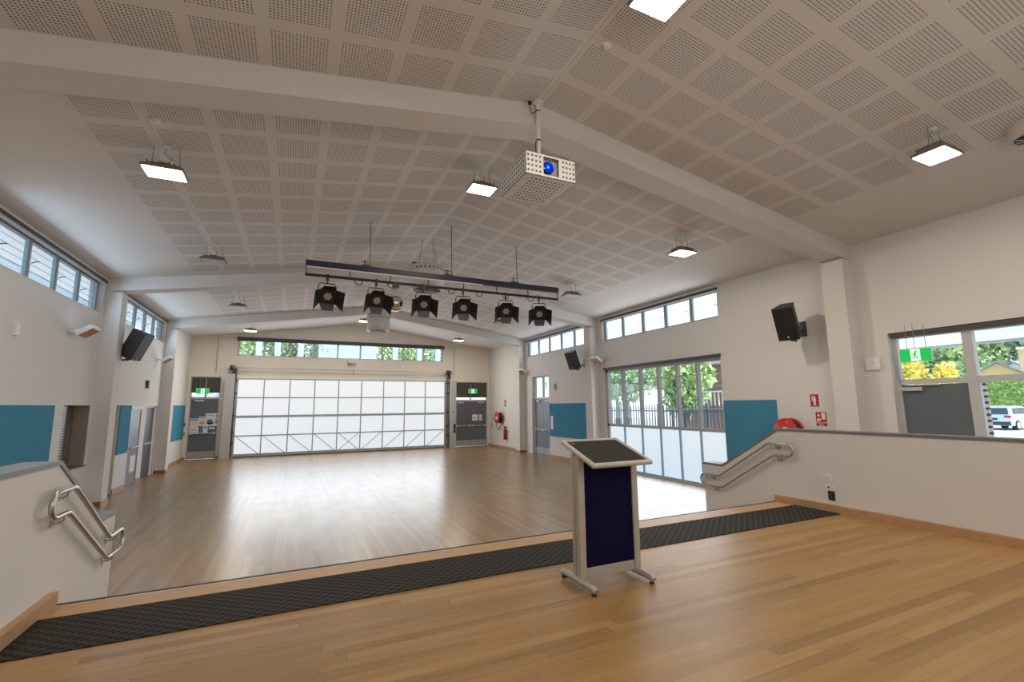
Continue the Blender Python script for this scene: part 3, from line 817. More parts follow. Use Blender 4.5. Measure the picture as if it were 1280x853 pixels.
b = MB(); b.box(4.20, 4.30, YF - .16, YF - .01, 0, 3.45, 'galv'); b.cyl((4.25, YF - .19, .02), (4.25, YF - .19, 3.6), .022, 'dark_metal', n=8)
for z in (.55, 1.0, 1.68, 2.6, 3.1): b.box(4.19, 4.31, YF - .24, YF - .14, z, z + .09, 'dark_metal')
b.build('lift_chain_guide', t)
b = MB(); b.box(4.52, 4.62, YF - .40, YF - .36, .72, 1.15, 'black'); b.box(4.545, 4.595, YF - .405, YF - .40, .86, .92, 'alu'); b.build('control_box', t)
for x in (4.47, 4.57):
    b = MB(); b.cyl((x, YF - .37, 1.76), (x, YF - .36, 1.76), .018, 'black', n=8); b.build('screw_cap', t)

# short throw ceiling sensor box above the tilting door
t = thing('wall_projector', (-.33, YF - .2, 4.0), 'small pale box on the end wall above the tilting door casting a shadow', 'box')
b = MB(); b.box(-.50, -.16, YF - .34, YF - .02, 4.02, 4.14, 'offwhite'); b.build('casing', t, bevel=.01)
b = MB(); b.box(-.36, -.30, YF - .18, YF, 3.93, 4.02, 'offwhite'); b.build('bracket', t)

# ------------------------------------------------------------ LED high-bay lamps
def highbay(lit):
    t = bpy.data.objects.new('pendant_lamp', None); COL.objects.link(t)
    w, d = .215, .165
    b = MB()
    b.hexa([(-w, -d, 0), (w, -d, 0), (w, d, 0), (-w, d, 0), (-w + .0, -d + .0, .035), (w, -d, .035), (w, d, .035), (-w, d, .035)], 'housing')
    b.hexa([(-w + .01, -d + .01, .035), (w - .01, -d + .01, .035), (w - .01, d - .01, .035), (-w + .01, d - .01, .035), (-w + .09, -d + .07, .085), (w - .09, -d + .07, .085), (w - .09, d - .07, .085), (-w + .09, d - .07, .085)], 'housing')
    for k in range(7): b.box(-w + .05 + k * .055, -w + .056 + k * .055, -d + .04, d - .04, .04, .10, 'housing')
    b.box(-.06, .06, -.05, .05, .085, .12, 'housing'); b.build('housing', t, world=False)
    b = MB(); b.box(-w + .015, w - .015, -d + .015, d - .015, -.008, 0, lit); b.build('diffuser', t, world=False)
    for sx in (-1, 1):
        b = MB(); b.cyl((sx * .15, 0, .05), (sx * .13, 0, .34), .0045, 'wire', n=6); b.build('suspension_wire', t, world=False)
    b = MB(); b.tube([(.02, 0, .12), (.05, .02, .20), (-.03, .03, .27), (.0, 0, .345)], .006, 'wire', 6); b.build('power_flex', t, world=False)
    b = MB(); b.cyl((0, 0, .33), (0, 0, .35), .035, 'white', n=14); b.build('ceiling_plate', t, world=False)
    return t
LAMPS = [(-4.253, 1.744, 'on', 'lit square pendant lamp nearest on the left slope of the ceiling'),
         (-.05, 1.78, 'on', 'lit square pendant lamp just left of the white projector cage'),
         (4.127, -2.403, 'on', 'lit square pendant lamp high on the right beside the white drum'),
         (4.063, 1.562, 'on', 'lit square pendant lamp on the right slope between two perforated bays'),
         (.06, -2.22, 'on', 'lit square pendant lamp cut by the top edge of the picture'),
         (-4.244, 5.592, 'off', 'unlit square pendant lamp on the left slope before the middle beam'),
         (-4.245, 10.24, 'off', 'unlit square pendant lamp on the left slope beyond the middle beam'),
         (-4.279, 14.893, 'far', 'dimly lit pendant lamp at the left end of the strip window'),
         (3.987, 5.482, 'off', 'unlit square pendant lamp at the right end of the lighting bar'),
         (3.901, 10.1, 'off', 'unlit square pendant lamp beyond the lighting bar on the right slope'),
         (3.949, 14.917, 'far', 'lit pendant lamp at the right end of the strip window'),
         (-.2, 14.687, 'far', 'lit pendant lamp behind the far white ceiling drum')]
protos = {}
for x, y, k, lab in LAMPS:
    if k not in protos: protos[k] = highbay({'on': 'lamp_on', 'off': 'lamp_off', 'far': 'lamp_far'}[k]); o = protos[k]
    else: o = copy_tree(protos[k])
    o.location = (x, y, roof(x) - .35); tag(o, lab, 'lamp', 'square pendant lamps under the gabled ceiling')

# smoke detectors
for x, y, lab in ((.19, -1.29, 'small round smoke detector beside the ceiling ridge'), (-4.25, 1.15, 'small round detector near the left edge of the perforated ceiling'),
                  (-1.87, 5.78, 'small pale detector on the ceiling above the left end of the lighting bar'), (4.26, 1.05, 'small round detector on the right slope above a lit lamp')):
    b = MB(); b.lathe([(.05, 0), (.052, -.012), (.035, -.03), (.02, -.034)], (0, 0, 0), 'white', 18)
    o = b.build('smoke_detector'); o.location = (x, y, roof(x) + .002); o.rotation_euler = (0, math.atan((ZR - ZE) / HW) * (1 if x > 0 else -1), 0)
    tag(o, lab, 'smoke detector', 'round detectors on the ceiling')

# ------------------------------------------------------------ white ceiling drums (air mixing fans)
def drum(x, y, zb, r, h, lab, nrod=4):
    t = thing('ceiling_fan_drum', (x, y, zb), lab, 'ceiling fan', 'white drum shaped fans hanging from the ceiling')
    b = MB(); b.lathe([(r * .80, .0), (r, .03), (r, h), (r * .93, h + .01), (r * .90, h - .02), (.05, h - .03)], (x, y, zb), 'offwhite', 32)
    b.build('drum_body', t)
    b = MB()
    for k in range(12):
        a = 2 * PI * k / 12 + .1
        p = [(x + (r + .003) * math.cos(a + q), y + (r + .003) * math.sin(a + q), zz) for q, zz in ((0, zb + h * .80), (.36, zb + h * .80), (.36, zb + h * .88), (0, zb + h * .88))]
        b.poly(p, 'black')
    b.build('air_slots', t)
    b = MB(); b.lathe([(r * .82, -.002), (r * .80, -.010), (.04, -.012)], (x, y, zb), 'dark_metal', 32)
    for k in range(10):
        a = 2 * PI * k / 10; b.cyl((x + .04 * math.cos(a), y + .04 * math.sin(a), zb - .018), (x + r * .8 * math.cos(a + .5), y + r * .8 * math.sin(a + .5), zb - .018), .006, 'alu_l', n=5)
    b.build('blade_grille', t)
    b = MB(); b.box(x - r * .9, x - r * .3, y - .10, y + .10, zb + h, zb + h + .06, 'dark_metal'); b.build('motor_box', t)
    for k in range(nrod):
        a = 2 * PI * k / nrod + .6; q = (x + r * .75 * math.cos(a), y + r * .75 * math.sin(a))
        b = MB(); b.cyl((q[0], q[1], zb + h - .01), (q[0] * .6 + x * .4, q[1] * .6 + y * .4, roof(q[0]) - .005), .006, 'wire', n=6); b.build('suspension_rod', t)
    return t
drum(.0, 5.4, 4.68, .385, .56, 'large white drum fan hanging from the ridge behind the lighting bar')
drum(.0, 12.3, 4.74, .40, .58, 'white drum fan hanging farther back above the strip window')
drum(4.87, -3.0, 5.02, .20, .42, 'white drum fan cut by the right edge of the picture', 2)

# ------------------------------------------------------------ lighting bar with spotlights and mirror ball
YT = 4.2; XA, XBm = -2.60, 2.80
def zbar(x): return 4.655 + (x - XA) / (XBm - XA) * .04
t = thing('lighting_bar', (.1, YT, 4.5), 'long dark lighting bar hung level across the hall below the ceiling', 'lighting bar')
b = MB(); b.box(XA, XBm, YT - .045, YT + .045, 4.62, 4.735, 'truss_navy'); b.build('power_track', t, bevel=.004)
b = MB(); b.box(XA + .02, XBm - 1.9, YT - .048, YT - .030, 4.600, 4.618, 'white'); b.build('track_edge', t)
b = MB(); b.cyl((XA, YT, 4.465), (XBm, YT, 4.465), .027, 'black', n=12); b.build('pipe', t)
for k in range(8):
    x = XA + .02 + k * (XBm - XA - .04) / 7; b = MB(); b.box(x - .008, x + .008, YT - .01, YT + .01, 4.47, 4.63, 'dark_metal'); b.build('drop_link', t)
for k in range(7):
    x = XA + .95 + k * .62; b = MB()
    b.tube([(x + .07 * math.cos(a), YT - .02, 4.42 + .07 * math.sin(a)) for a in [R(150 + 24 * q) for q in range(11)]], .009, 'cable', 6); b.build('cable_loop', t)
for x in (-1.45, .22, 1.75):
    b = MB(); b.cyl((x, YT, 4.73), (x, YT + .05, roof(x) - .005), .007, 'dark_metal', n=6); b.build('hanging_rod', t)
    b = MB(); b.box(x - .16, x + .02, YT - .03, YT + .03, 4.735, 4.765, 'dark_metal'); b.cyl((x - .10, YT, 4.76), (x - .10, YT, 4.86), .012, 'dark_metal', n=6); b.cyl((x - .17, YT, 4.84), (x - .03, YT, 4.84), .008, 'dark_metal', n=6); b.build('beam_clamp', t)

def spotlight():
    t = bpy.data.objects.new('stage_spotlight', None); COL.objects.link(t)   # origin: clamp centre on the pipe
    T = Matrix.Translation((0, -.03, -.36)) @ Matrix.Rotation(R(32), 4, 'X')   # head faces -Y, tipped down
    b = MB(); b.box(-.02, .02, -.035, .035, -.09, .035, 'black'); b.cyl((0, 0, -.14), (0, 0, -.08), .012, 'dark_metal', n=8); b.build('clamp', t, world=False)
    b = MB(); b.tube([(-.155, -.03, -.36), (-.155, -.02, -.20), (-.13, -.01, -.145), (.13, -.01, -.145), (.155, -.02, -.20), (.155, -.03, -.36)], .010, 'black', 8)
    b.cyl((-.175, -.03, -.33), (-.12, -.03, -.33), .025, 'black', n=10); b.cyl((.12, -.03, -.33), (.175, -.03, -.33), .025, 'black', n=10); b.build('yoke', t, world=False)
    b = MB(); b.lathe([(.06, .14), (.10, .12), (.125, .05), (.125, -.08), (.118, -.08)], (0, 0, 0), 'black', 24, 'Y').xform(T)
    b2 = MB(); b2.box(-.135, .135, -.10, -.075, -.135, .135, 'black'); b2.xform(T); b.add(b2.v, b2.f, 'black'); b.build('lamp_head', t, world=False)
    b = MB()
    for k in range(7):
        a = 2 * PI * k / 6; rr = .050 if k < 6 else 0
        c = Vector((rr * math.cos(a), -.104, rr * math.sin(a))); b.cyl(c, c + Vector((0, -.008, 0)), .0215, 'led', n=12)
        b.cyl(c + Vector((0, -.008, 0)), c + Vector((0, -.010, 0)), .012, 'black', n=10)
    b.xform(T); b.build('led_cluster', t, world=False)
    def flap(pts, m='barn'):
        f = MB(); n = (Vector(pts[1]) - Vector(pts[0])).cross(Vector(pts[2]) - Vector(pts[0])).normalized() * .004
        f.prism(pts, n, m); f.xform(T); f.build('barn_door', t, world=False)
    e = .135
    flap([(-e, -.10, -e), (-e, -.10, e), (-e - .12, -.30, e + .03), (-e - .12, -.30, -e - .07)])
    flap([(e, -.10, -e), (e, -.10, e), (e + .12, -.30, e + .03), (e + .12, -.30, -e - .07)])
    flap([(-e, -.10, -e), (e, -.10, -e), (e - .04, -.24, -e - .09), (-e + .04, -.24, -e - .09)], 'barn_g')
    flap([(-e, -.10, e), (e, -.10, e), (e - .04, -.20, e + .10), (-e + .04, -.20, e + .10)])
    return t
sp0 = spotlight()
SP = [(-2.21, 'black stage spotlight with barn doors at the left end of the lighting bar', 6), (-1.32, 'black stage spotlight immediately left of the mirror ball', 2),
      (-.38, 'black stage spotlight immediately right of the mirror ball', -8), (.47, 'fourth black stage spotlight from the left end of the bar', -12),
      (1.46, 'black stage spotlight next to the one at the right end of the bar', -20), (2.29, 'black stage spotlight at the right end of the lighting bar', -24)]
for i, (x, lab, rz) in enumerate(SP):
    o = sp0 if i == 0 else copy_tree(sp0)
    o.location = (x, YT, 4.465); o.rotation_euler = (0, 0, R(rz)); tag(o, lab, 'spotlight', 'black stage spotlights on the lighting bar')
t = thing('mirror_ball', (-.94, YT, 4.05), 'silver mirror ball hanging from the lighting bar between two spotlights', 'mirror ball')
b = MB(); b.ball((-.94, YT, 4.05), .16, 'mirror', 26, 18, smooth=False); b.build('mirror_sphere', t)
b = MB(); b.box(-1.00, -.88, YT - .05, YT + .05, 4.36, 4.45, 'black'); b.build('motor', t)
b = MB(); b.cyl((-.94, YT, 4.20), (-.94, YT, 4.37), .006, 'wire', n=6); b.cyl((-.94, YT, 4.19), (-.94, YT, 4.23), .03, 'alu_l', n=12); b.build('hanging_chain', t)

# ------------------------------------------------------------ projector in perforated cage
def projector():
    x0, x1 = -.375, .305; y0, y1 = -.45, .27; z0, z1 = 4.69, 4.975
    t = thing('caged_projector', ((x0 + x1) / 2, (y0 + y1) / 2, z0), 'projector glowing blue inside a white perforated cage on a ceiling pole', 'projector')
    b = MB(); th = .006
    # open front window
    wx0, wx1, wz0, wz1 = x0 + .235, x0 + .445, z0 + .03, z1 - .03
    b.box(x0, x1, y0, y1, z1 - th, z1, 'white'); b.box(x0, x1, y0, y1, z0, z0 + th, 'white')
    b.box(x0, x0 + th, y0, y1, z0, z1, 'white'); b.box(x1 - th, x1, y0, y1, z0, z1, 'white'); b.box(x0, x1, y1 - th, y1, z0, z1, 'white')
    b.box(x0, wx0, y0, y0 + th, z0, z1, 'white'); b.box(wx1, x1, y0, y0 + th, z0, z1, 'white'); b.box(wx0, wx1, y0, y0 + th, z0, wz0, 'white'); b.box(wx0, wx1, y0, y0 + th, wz1, z1, 'white')
    # punched holes
    e = .0015
    for r in range(4):
        z = z0 + .05 + r * .062
        for c in range(4):
            for x in (x0 + .035 + c * .052, x1 - .030 - c * .048):
                b.cyl((x, y0 - e, z), (x, y0, z), .014, 'perf', n=10)
        for c in range(11):
            y = y0 + .06 + c * .060; b.cyl((x0 - e, y, z), (x0, y, z), .014, 'perf', n=8)
    for r in range(9):
        for c in range(9):
            x, y = x0 + .13 + c * .052, y0 + .09 + r * .068; b.cyl((x, y, z0 - e), (x, y, z0), .014, 'perf', n=8)
    b.build('cage', t)
    b = MB(); b.box(x0 + .05, x1 - .05, y0 + .05, y1 - .06, z0 + .04, z1 - .04, 'grille_g'); b.build('projector_body', t)
    cx, cz = wx0 + .075, (wz0 + wz1) / 2 - .01
    b = MB(); b.lathe([(.072, y0 + .05), (.075, y0 + .012), (.062, y0 - .002), (.058, y0 + .004)], (cx, 0, cz), 'lens_dark', 24, 'Y')
    b.lathe([(.058, y0 + .0035), (.035, y0 - .004), (.001, y0 - .006)], (cx, 0, cz), 'lens_blue', 24, 'Y')
    b.lathe([(.018, y0 - .006), (.010, y0 - .010), (.001, y0 - .011)], (cx - .015, 0, cz - .005), 'lens_core', 14, 'Y'); b.build('lens', t)
    px, py = -.02, -.12
    b = MB(); b.cyl((px, py, z1), (px, py, ZR - .01), .026, 'white', n=16); b.cyl((px, py, 5.855), (px, py, 5.883), .07, 'white', n=16); b.build('pole', t)
    b = MB()
    for z in (5.08, 5.35, 5.75): b.cyl((px, py, z), (px, py, z + .015), .029, 'black', n=14)
    b.tube([(px - .028, py, 5.35), (px - .045, py, 5.30), (px - .03, py, 5.15)], .006, 'black', 6)
    b.tube([(px - .03, py, 5.75), (px - .10, py - .02, 5.68), (px - .13, py - .03, 5.76), (px - .13, py - .03, 5.80)], .006, 'black', 6)
    b.build('cable_ties', t)
    b = MB(); b.ball((px - .13, py - .03, 5.82), .028, 'black', 10, 6); b.build('plug', t)
M['perf'] = mat('perforation_shadow', (.10, .10, .12), .7)
projector()

# ------------------------------------------------------------ wall loudspeakers
def speaker(sgn, y, z, lab, yc=None, k=1.0):
    x = sgn * (HW)
    t = thing('wall_speaker', (x, y, z), lab, 'loudspeaker', 'black loudspeakers on wall brackets')
    yaw = R(195) if sgn > 0 else R(-15)
    c = Vector((x - sgn * .52, yc if yc else y - .04, z + .10))
    # local: front +X, up Z, width Y
    T = Matrix.Translation(c) @ Matrix.Rotation(yaw, 4, 'Z') @ Matrix.Rotation(R(24), 4, 'Y')
    w, h, d = .19 * k, .335 * k, .17 * k
    b = MB(); b.prism([(d, -w, -h), (d, w, -h), (-d, w * .62, -h), (-d, -w * .62, -h)], (0, 0, 2 * h), 'spk'); b.xform(T); b.build('cabinet', t, bevel=.008)
    b = MB(); b.box(d, d + .008, -w + .012, w - .012, -h + .015, h - .015, 'black'); b.xform(T); b.build('grille', t)
    b = MB(); b.box(d + .008, d + .011, -.015, .015, -h + .06, -h + .085, 'white'); b.xform(T); b.build('badge', t)
    b = MB(); b.box(x, x - sgn * .03, y - .06, y + .06, z - .16, z + .14, 'dark_metal'); e = T @ Vector((0, 0, -h))
    b.tube([(x - sgn * .03, y, z - .05), (x - sgn * .16, y, z - .09), (e.x - sgn * -.10, e.y, e.z - .06), (e.x, e.y, e.z - .04)], .022, 'dark_metal', 8)
    b.cyl((e.x, e.y, e.z - .07), (e.x, e.y, e.z + .02), .035, 'dark_metal', n=12); b.build('bracket', t)
M['spk'] = mat('speaker_cabinet_black', (.035, .032, .030), .55)
speaker(1, .93, 3.50, 'black loudspeaker tilted down from the right wall beside the near pillar')
speaker(1, 8.72, 3.47, 'smaller looking black loudspeaker farther along the right wall above a pinboard', k=.92)
speaker(-1, 8.55, 3.40, 'black loudspeaker tilted down from the left wall under the high louvre window', yc=8.36)

# ------------------------------------------------------------ slatted wall heaters
def heater(p, sgn, lab, facing=0):
    t = thing('wall_heater', p, lab, 'heater', 'white tilted wall units with copper slatted faces')
    x, y, z = p
    T = Matrix.Translation((x - sgn * .26, y, z)) @ Matrix.Rotation(R(sgn * 35), 4, 'Y')
    b = MB(); b.box(-.14, .14, -.20, .20, -.03, .06, 'white'); b.xform(T); b.build('casing', t, bevel=.01)
    b = MB()
    for k in range(5): b.box(-.12, .12, -.175 + k * .075, -.140 + k * .075, -.040, -.03, 'copper')
    b.xform(T); b.build('slatted_face', t)
    b = MB(); b.tube([(x - sgn * .005, y, z), (x - sgn * .08, y, z + .03), (x - sgn * .14, y, z + .02)], .012, 'white', 8)
    b.cyl((x - sgn * .012, y, z), (x, y, z), .05, 'white', n=14)
    b.tube([(x - sgn * .02, y - .04 + .07 * math.cos(a), z + .07 * math.sin(a)) for a in [2 * PI * k / 14 for k in range(14)]], .004, 'alu_l', 5, closed=True); b.build('wall_arm', t)
heater((-HW, 6.45, 3.50), -1, 'white slatted wall unit on the left wall before the middle pillar')
heater((-HW, 12.63, 3.53), -1, 'white slatted wall unit on the left wall by the far pillar')
heater((HW, 7.70, 3.47), 1, 'white slatted wall unit on the right wall above the far end of the folding windows')
heater((HW, 13.20, 3.48), 1, 'white slatted wall unit on the right wall just before the far right pillar')

# ------------------------------------------------------------ small wall fittings
def plate(side, a, z, w, h, m, name, lab, cat, dep=.02, extra=None, th0=0.0):
    b = MB(); WB(b, side, a - w / 2, a + w / 2, -dep - th0, -th0, z - h / 2, z + h / 2, m)
    if extra: extra(b)
    return tag(b.build(name, bevel=.003), lab, cat)
plate('L', 4.53, 3.25, .10, .20, 'white', 'motion_sensor', 'small white box high on the left wall under the near window', 'sensor', .05)
plate('L', 11.77, 2.73, .15, .22, 'black', 'wall_thermostat', 'small dark unit on the left wall above the grille door', 'thermostat', .06,
      lambda b: WB(b, 'L', 11.80, 11.86, -.075, -.06, 2.66, 2.80, 'white'))
plate('R', 10.83, 2.73, .13, .24, 'alu', 'wall_clock_unit', 'small grey unit on the right wall above a blue pinboard', 'wall unit', .06)
plate('R', 14.15, 1.28, .16, .24, 'galv', 'light_switch', 'grey switch panel on the right wall before the far pillar', 'switch', .03,
      lambda b: [WB(b, 'R', 14.09, 14.13, -.035, -.03, 1.22 + k * .06, 1.25 + k * .06, 'dark_metal') for k in range(3)])
b = MB()
pts = []
for (cx, cy) in ((.075, .075), (-.075, .075), (-.075, -.075), (.075, -.075)):
    a0 = {(1, 1): 0, (-1, 1): 90, (-1, -1): 180, (1, -1): 270}[(1 if cx > 0 else -1, 1 if cy > 0 else -1)]
    pts += [(HW - .04, -.25 + cx + .035 * math.cos(R(a0 + q * 22.5)), 2.69 + cy + .035 * math.sin(R(a0 + q * 22.5))) for q in range(5)]
b.prism(pts, (.04, 0, 0), 'white'); b.box(HW - .042, HW - .04, -.27, -.23, 2.70, 2.71, 'alu')
tag(b.build('wireless_access_point', bevel=.008), 'rounded white wireless box on the wall between the near right pillar and door', 'wireless box')
plate('R', -.12, 2.46, .11, .08, 'white', 'wall_socket', 'small white socket under the rounded white box on the right wall', 'socket', .012,
      lambda b: [WB(b, 'R', -.14 + q, -.13 + q, -.014, -.012, 2.45, 2.47, 'dark_metal') for q in (0, .03)])
# small corner call point and key switch near far left door
plate('L', 17.25 + .15, 1.40, .12, .14, 'dark_metal', 'key_switch', 'small dark switch on the left wall beside the exit door', 'switch', .05)
plate('L', 17.5, 1.02, .10, .14, 'brass', 'brass_switch_plate', 'small brass plate low on the left wall beside the exit door', 'switch plate', .05)
plate('R', 17.25, 1.34, .10, .07, 'brass', 'brass_wall_plate', 'upper small brass plate on the right wall beside the far exit doors', 'switch plate', .02)
plate('R', 17.25, 1.00, .08, .16, 'brass', 'brass_hook', 'lower brass hook on the right wall beside the far exit doors', 'hook', .03)

# sockets on the stage side walls
def sock(x, sgn, y, z, w, h, m, nm, lab, cat, det=None):
    b = MB(); b.box(x, x - sgn * .012, y - w / 2, y + w / 2, z - h / 2, z + h / 2, m)
    if det: det(b)
    return tag(b.build(nm, bevel=.002), lab, cat)
sock(WR, 1, -.775, .985, .12, .10, 'white', 'light_switch', 'white switch plate on the right stage side wall, topmost of three', 'switch',
     lambda b: [b.box(WR - .012, WR - .016, -.80 + k * .03, -.782 + k * .03, .965, 1.0, 'offwhite') for k in range(3)])
sock(WR, 1, -.80, .865, .12, .075, 'white', 'wall_socket', 'white socket plate on the right stage side wall, between switch and black plate', 'socket',
     lambda b: b.cyl((WR - .012, -.79, .865), (WR - .018, -.79, .865), .012, 'black', n=10))
sock(WR, 1, -.815, .755, .085, .12, 'black', 'data_outlet', 'black outlet plate on the right stage side wall, lowest of three', 'outlet',
     lambda b: b.box(WR - .012, WR - .016, -.83, -.80, .725, .785, 'dark_metal'))
sock(WL, -1, -.985, 1.085, .05, .10, 'white', 'wall_socket', 'white socket at the left edge on the left stage side wall', 'socket')
sock(WL, -1, -.985, .93, .05, .03, 'white', 'wall_socket_cover', 'small white cover below the socket on the left stage side wall', 'socket')

# ------------------------------------------------------------ fire gear
def hose_reel(y, z, r, lab, wide):
    t = thing('fire_hose_reel', (HW, y, z), lab, 'fire hose reel')
    xf = HW - .10 - wide   # front disc, facing into the room
    b = MB()
    for xx in (xf, xf + wide): b.lathe([(.03, 0), (r, 0), (r + .008, .008), (r, .016), (.03, .016)], (xx, y, z), 'red', 36, 'X')
    b.build('reel_disc', t)
    b = MB()
    for k in range(5):
        q = xf + .035 + k * (wide - .05) / 4
        b.tube([(q, y + r * .82 * math.cos(a), z + r * .82 * math.sin(a)) for a in [2 * PI * i / 28 for i in range(28)]], wide * .10, 'black', 8, closed=True)
    b.cyl((xf + .01, y, z), (xf + wide, y, z), r * .74, 'black', n=24); b.build('hose', t)
    b = MB(); b.cyl((xf - .02, y, z), (HW, y, z), .025, 'red', n=10); b.box(HW - .03, HW, y - .08, y + .08, z - .14, z + .14, 'red')
    if y > 5: b.cyl((xf - .01, y, z + r * .9), (xf - .01, y, z + r + .10), .014, 'red', n=8)
    b.build('bracket', t)
    b = MB(); c = xf - .003
    b.prism([(c, y - .03, z + r * .80), (c, y - .07, z + r * .70), (c, y - .02, z + r * .62), (c, y - .02, z + r * .66), (c, y - .05, z + r * .70), (c, y - .03, z + r * .76)], (-.002, 0, 0), 'paper')
    b.cyl((c, y, z), (c - .004, y, z), .085, 'paper', n=20); b.build('disc_mark', t)
    b = MB(); b.tube([(xf + .05, y + .02, z - r * .8), (xf + .02, y + .05, z - r - .12), (xf + .04, y - .04, z - r - .30), (xf + .05, y - .18, z - r - .30), (xf + .08, y - .27, z - r - .10)], .014, 'black', 8); b.build('hose_tail', t)
    return t
hose_reel(1.30, 1.46, .25, 'red fire hose reel showing its top over the right stage side wall', .20)
hose_reel(16.0, 1.43, .27, 'red fire hose reel mounted on the far right wall', .20)
t = thing('fire_extinguisher', (HW - .10, 15.45, .5), 'red fire extinguisher hanging below the far hose reel', 'fire extinguisher')
b = MB(); b.lathe([(.055, 0), (.075, .02), (.075, .42), (.05, .50), (.022, .52), (.022, .56)], (HW - .10, 15.45, .42), 'red', 20); b.build('cylinder', t)
b = MB(); b.box(HW - .13, HW - .05, 15.39, 15.51, .97, 1.04, 'black'); b.tube([(HW - .12, 15.41, 1.0), (HW - .17, 15.35, .9), (HW - .17, 15.35, .62)], .012, 'black', 6); b.cyl((HW - .17, 15.35, .70), (HW - .17, 15.35, .45), .02, 'black', r1=.04, n=10); b.build('valve_and_hose', t)
b = MB(); b.box(HW - .03, HW, 15.40, 15.50, .75, .85, 'dark_metal'); b.build('bracket', t)
# red sign above it
def txt(body, size, loc, rot, m, parent, name='lettering'):
    c = bpy.data.curves.new(name, 'FONT'); c.body = body; c.size = size; c.align_x = 'CENTER'; c.align_y = 'CENTER'; c.extrude = .0005
    o = bpy.data.objects.new(name, c); COL.objects.link(o); c.materials.append(M[m]); o.parent = parent
    o.location = Vector(loc) - Vector(parent.location); o.rotation_euler = rot
    bpy.context.view_layer.update(); me = bpy.data.meshes.new_from_object(o.evaluated_get(bpy.context.evaluated_depsgraph_get()))
    q = bpy.data.objects.new(name, me); COL.objects.link(q); q.parent = parent; q.location = o.location; q.rotation_euler = rot
    bpy.data.objects.remove(o); return q
RR = (R(90), 0, R(-90))
t = thing('extinguisher_sign', (HW - .004, .85, 2.03), 'upper red sign with a white extinguisher symbol beside the near right pillar', 'sign')
b = MB(); b.box(HW - .006, HW, .77, .93, 1.94, 2.18, 'red_sign'); b.build('sign_plate', t)
b = MB(); X = HW - .008
b.prism([(X, .83, 1.975), (X, .87, 1.975), (X, .875, 2.10), (X, .86, 2.125), (X, .84, 2.125), (X, .825, 2.10)], (.002, 0, 0), 'paper'); b.box(X, X + .002, .83, .90, 2.13, 2.145, 'paper')
b.box(X, X + .002, .795, .905, 1.953, 1.960, 'paper'); b.prism([(X, .885, 2.13), (X, .90, 2.13), (X, .90, 2.04), (X, .89, 2.04)], (.002, 0, 0), 'paper'); b.build('extinguisher_symbol', t)
t = thing('hose_reel_sign', (HW - .004, .74, 1.62), 'lower red sign with a white hose reel symbol and lettering beside the near right pillar', 'sign')
b = MB(); b.box(HW - .006, HW, .655, .855, 1.575, 1.84, 'red_sign'); b.build('sign_plate', t)
b = MB(); b.box(X, X + .002, .675, .745, 1.70, 1.825, 'paper'); b.cyl((X, .80, 1.775), (X + .002, .80, 1.775), .026, 'paper', n=14); b.box(X, X + .002, .765, .835, 1.665, 1.715, 'paper'); b.build('hose_symbol', t)
txt('FIRE HOSE', .042, (X, .755, 1.635), RR, 'paper', t); txt('REEL', .042, (X, .755, 1.598), RR, 'paper', t)
t = thing('extinguisher_sign', (HW - .004, 15.6, 2.1), 'small dark red sign on the right wall above the far fire extinguisher', 'sign')
b = MB(); b.box(HW - .03, HW, 15.53, 15.67, 1.98, 2.28, 'red_sign'); b.build('sign_plate', t)
b = MB(); b.prism([(HW - .032, 15.58, 2.03), (HW - .032, 15.62, 2.03), (HW - .032, 15.62, 2.20), (HW - .032, 15.58, 2.20)], (.002, 0, 0), 'paper'); b.build('extinguisher_symbol', t)

